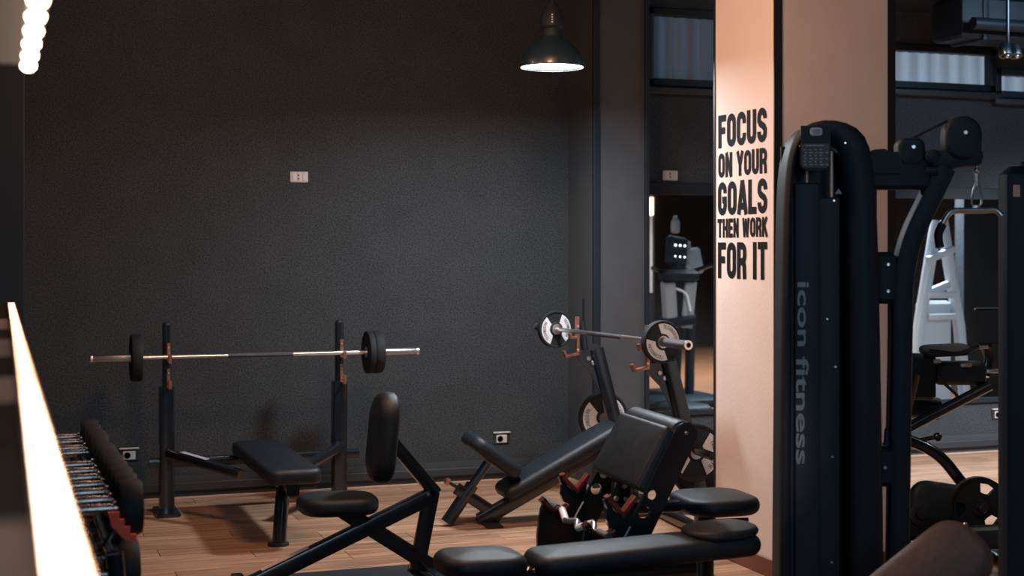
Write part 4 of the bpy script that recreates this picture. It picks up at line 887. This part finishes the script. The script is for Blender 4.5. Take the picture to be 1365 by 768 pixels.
def dumbbell(lab, loc, r, big=1.0):
    t = thing('dumbbell', lab, 'dumbbell', loc, 0, 'dumbbells on the rack')
    hl = 0.075
    MB().lathe([(0.015, -hl), (0.0165, -0.03), (0.0175, 0), (0.0165, 0.03), (0.015, hl)], (0, 0, 0), (1, 0, 0), 14).build('handle', M['dbchrome'], t)
    for sg in (-1, 1):
        MB().lathe([(0.013, sg*hl), (0.024, sg*(hl + 0.002)), (0.024, sg*(hl + 0.016)), (0.014, sg*(hl + 0.02))], (0, 0, 0), (1, 0, 0), 16).build('collar', M['dbchrome'], t)
        x0 = hl + 0.018; x1 = x0 + 0.075 * big
        MB().lathe([(r*0.5, sg*x0), (r*0.93, sg*x0), (r, sg*(x0 + 0.01)), (r, sg*(x1 - 0.015)), (r*0.9, sg*x1), (r*0.45, sg*x1), (r*0.42, sg*(x1 - 0.006))], (0, 0, 0), (1, 0, 0), 30).build('head', M['rubber'], t)
        MB().lathe([(0.02, sg*x1), (0.016, sg*(x1 + 0.006))], (0, 0, 0), (1, 0, 0), 14).build('end_bolt', M['steel'], t)
    return t
for i, yy in enumerate(ys):
    r_ = 0.092 - 0.0015 * i
    dumbbell('round black dumbbell with chrome handle on the upper rack tier, ' + words[i], (0.273 - 0.001*i, yy, 0.755 - 0.002*i), r_)
for i, yy in enumerate((4.98, 5.25, 5.52, 5.79, 6.06, 6.33, 6.60)):
    lab = 'large black dumbbell on the lower rack tier, ' + ('nearest to the viewer', 'second from the near end', 'third from the near end', 'the middle one of seven', 'third from the far end', 'second from the far end', 'farthest from the viewer')[i]
    d_ = dumbbell(lab, (0.262, yy, 0.512), 0.118, 1.15)
    d_['group'] = 'dumbbells on the lower tier'

# ================================================================== THINGS THE MIRRORS SHOW (they stand to the right, outside the picture)
t = thing('cable_station', 'white A-framed cable station reflected in the right mirror', 'gym machine', (8.12, 7.75, 0))
for sx in (-1, 1): MB().bar([(sx*0.30, 0, 0.03), (sx*0.22, 0, 0.9), (sx*0.03, 0, 1.88)], 0.085, 0.09, 0.015).build('frame_tube', M['white'], t)
MB().bar([(-0.18, 0, 1.20), (0.18, 0, 1.32)], 0.07, 0.07, 0.015).build('crossbar', M['white'], t)
MB().bar([(-0.16, 0.05, 1.52), (0.12, 0.05, 1.62)], 0.06, 0.07, 0.015).build('crossbar', M['white'], t)
MB().box((-0.02, -0.06, 0.62), (0.34, 0.10, 1.05), 0.03).build('weight_cover', M['white'], t, 40)
MB().box((-0.02, 0, 0.03), (0.9, 0.8, 0.06), 0.01).build('base', M['greyplastic'], t, 30)
for k in range(2): MB().box((0.0, 0.04, 1.00 + k*0.20), (0.30, 0.05, 0.06), 0.01).build('shelf_bar', M['white'], t, 30)
t = thing('cable_station', 'second pale cable station glimpsed at the edge of the right mirror', 'gym machine', (7.95, 6.6, 0))
for sx in (-1, 1): MB().bar([(sx*0.26, 0, 0.03), (sx*0.20, 0, 2.2)], 0.08, 0.08, 0.015).build('frame_tube', M['white'], t)
MB().bar([(-0.26, 0, 2.2), (0.26, 0, 2.2)], 0.07, 0.07, 0.015).build('crossbar', M['white'], t)
MB().box((0, 0, 0.75), (0.30, 0.2, 1.4), 0.02).build('weight_cover', M['matte'], t, 30)
t = thing('cross_trainer', 'dark cardio machine with lit console dots reflected in the left mirror', 'cardio machine', (6.18, 6.30, 0))
cs = MB().box((0, 0, 0), (0.23, 0.06, 0.30), 0.03, basis((-0.02, 0.0, 1.60), (1, 0, -0.16), (0.16, -0.2, 1))).build('console', M['matte'], t, 40)
mb = MB()
for r_ in range(2):
    for k in range(3): mb.sphere((-0.05 + k*0.05, 0.045 - r_*0.01, 1.66 - r_*0.11 - k*0.004), 0.011, 8)
mb.build('console_light', M['dots'], cs)
MB().bar([(0, 0, 1.48), (0.02, -0.05, 0.9), (0.05, -0.2, 0.1)], 0.09, 0.10, 0.02).build('mast', M['matte'], t)
MB().tube(fillet([(-0.32, 0.1, 1.44), (-0.15, 0.0, 1.40), (0.15, 0.0, 1.40), (0.32, 0.1, 1.47)], 0.08), 0.022).build('handlebar', M['metal'], t)
MB().box((0.0, 0.02, 1.36), (0.40, 0.16, 0.13), 0.04).build('handle_tray', M['matte'], t, 40)
for dx, sl_ in ((-0.11, 0.05), (0.12, -0.03)):
    MB().bar([(dx, 0.0, 1.30), (dx + sl_, -0.04, 0.86)], 0.13, 0.12, 0.03).build('side_panel', M['greyplastic'], t)
MB().tube(fillet([(-0.05, 0.05, 1.24), (0.06, 0.06, 1.20), (0.10, 0.06, 1.02)], 0.06), 0.012).build('hoop', M['white'], t)
MB().bar([(-0.16, -0.02, 0.90), (0.17, -0.02, 0.94)], 0.10, 0.14, 0.03).build('lower_cover', M['matte'], t)
MB().box((0.04, -0.3, 0.08), (0.42, 1.1, 0.10), 0.03).build('base', M['matte'], t, 40)
MB().lathe([(0.028, 0), (0.042, 0.015), (0.044, 0.10), (0.034, 0.13), (0.022, 0.14), (0.022, 0.165), (0.012, 0.17)], (-0.03, 0.0, 1.775), n=16).build('bottle', M['greyplastic'], t)
MB().box((0.14, -0.12, 1.58), (0.10, 0.04, 0.24), 0.01).build('side_screen', M['greyplastic'], t, 30)
t = thing('exercise_bike', 'grey exercise bike console at the right side of the left mirror', 'cardio machine', (6.78, 5.40, 0))
MB().box((0, 0, 0), (0.20, 0.06, 0.28), 0.04, basis((0.02, 0, 1.50), (1, 0, 0.1), (0.1, -0.25, 1))).build('console', M['greyplastic'], t, 40)
MB().bar([(0, 0, 1.40), (0.0, -0.05, 0.1)], 0.08, 0.10, 0.02).build('mast', M['matte'], t)
MB().lathe([(0.08, -0.02), (0.10, 0.0), (0.08, 0.02)], (-0.12, 0.02, 1.34), (0, 1, 0), 20).build('hand_wheel', M['rubber'], t)
MB().box((0.0, -0.2, 0.06), (0.5, 1.1, 0.10), 0.03).build('base', M['matte'], t, 40)
t = thing('tube_light', 'vertical warm tube light on a dark stand reflected at the left mirror edge', 'lamp', (8.86, 0.02, 0))
MB().box((0, -0.05, 1.3), (0.14, 0.06, 2.6), 0.01).build('stand', M['trim'], t, 30)
MB().tube([(0, 0.0, 2.12), (0, 0.0, 2.38)], 0.035, 12).build('tube', M['tube'], t)
MB().tube([(0, 0.0, 1.0), (0, 0.0, 2.12)], 0.022, 12).build('pole', M['greyplastic'], t)
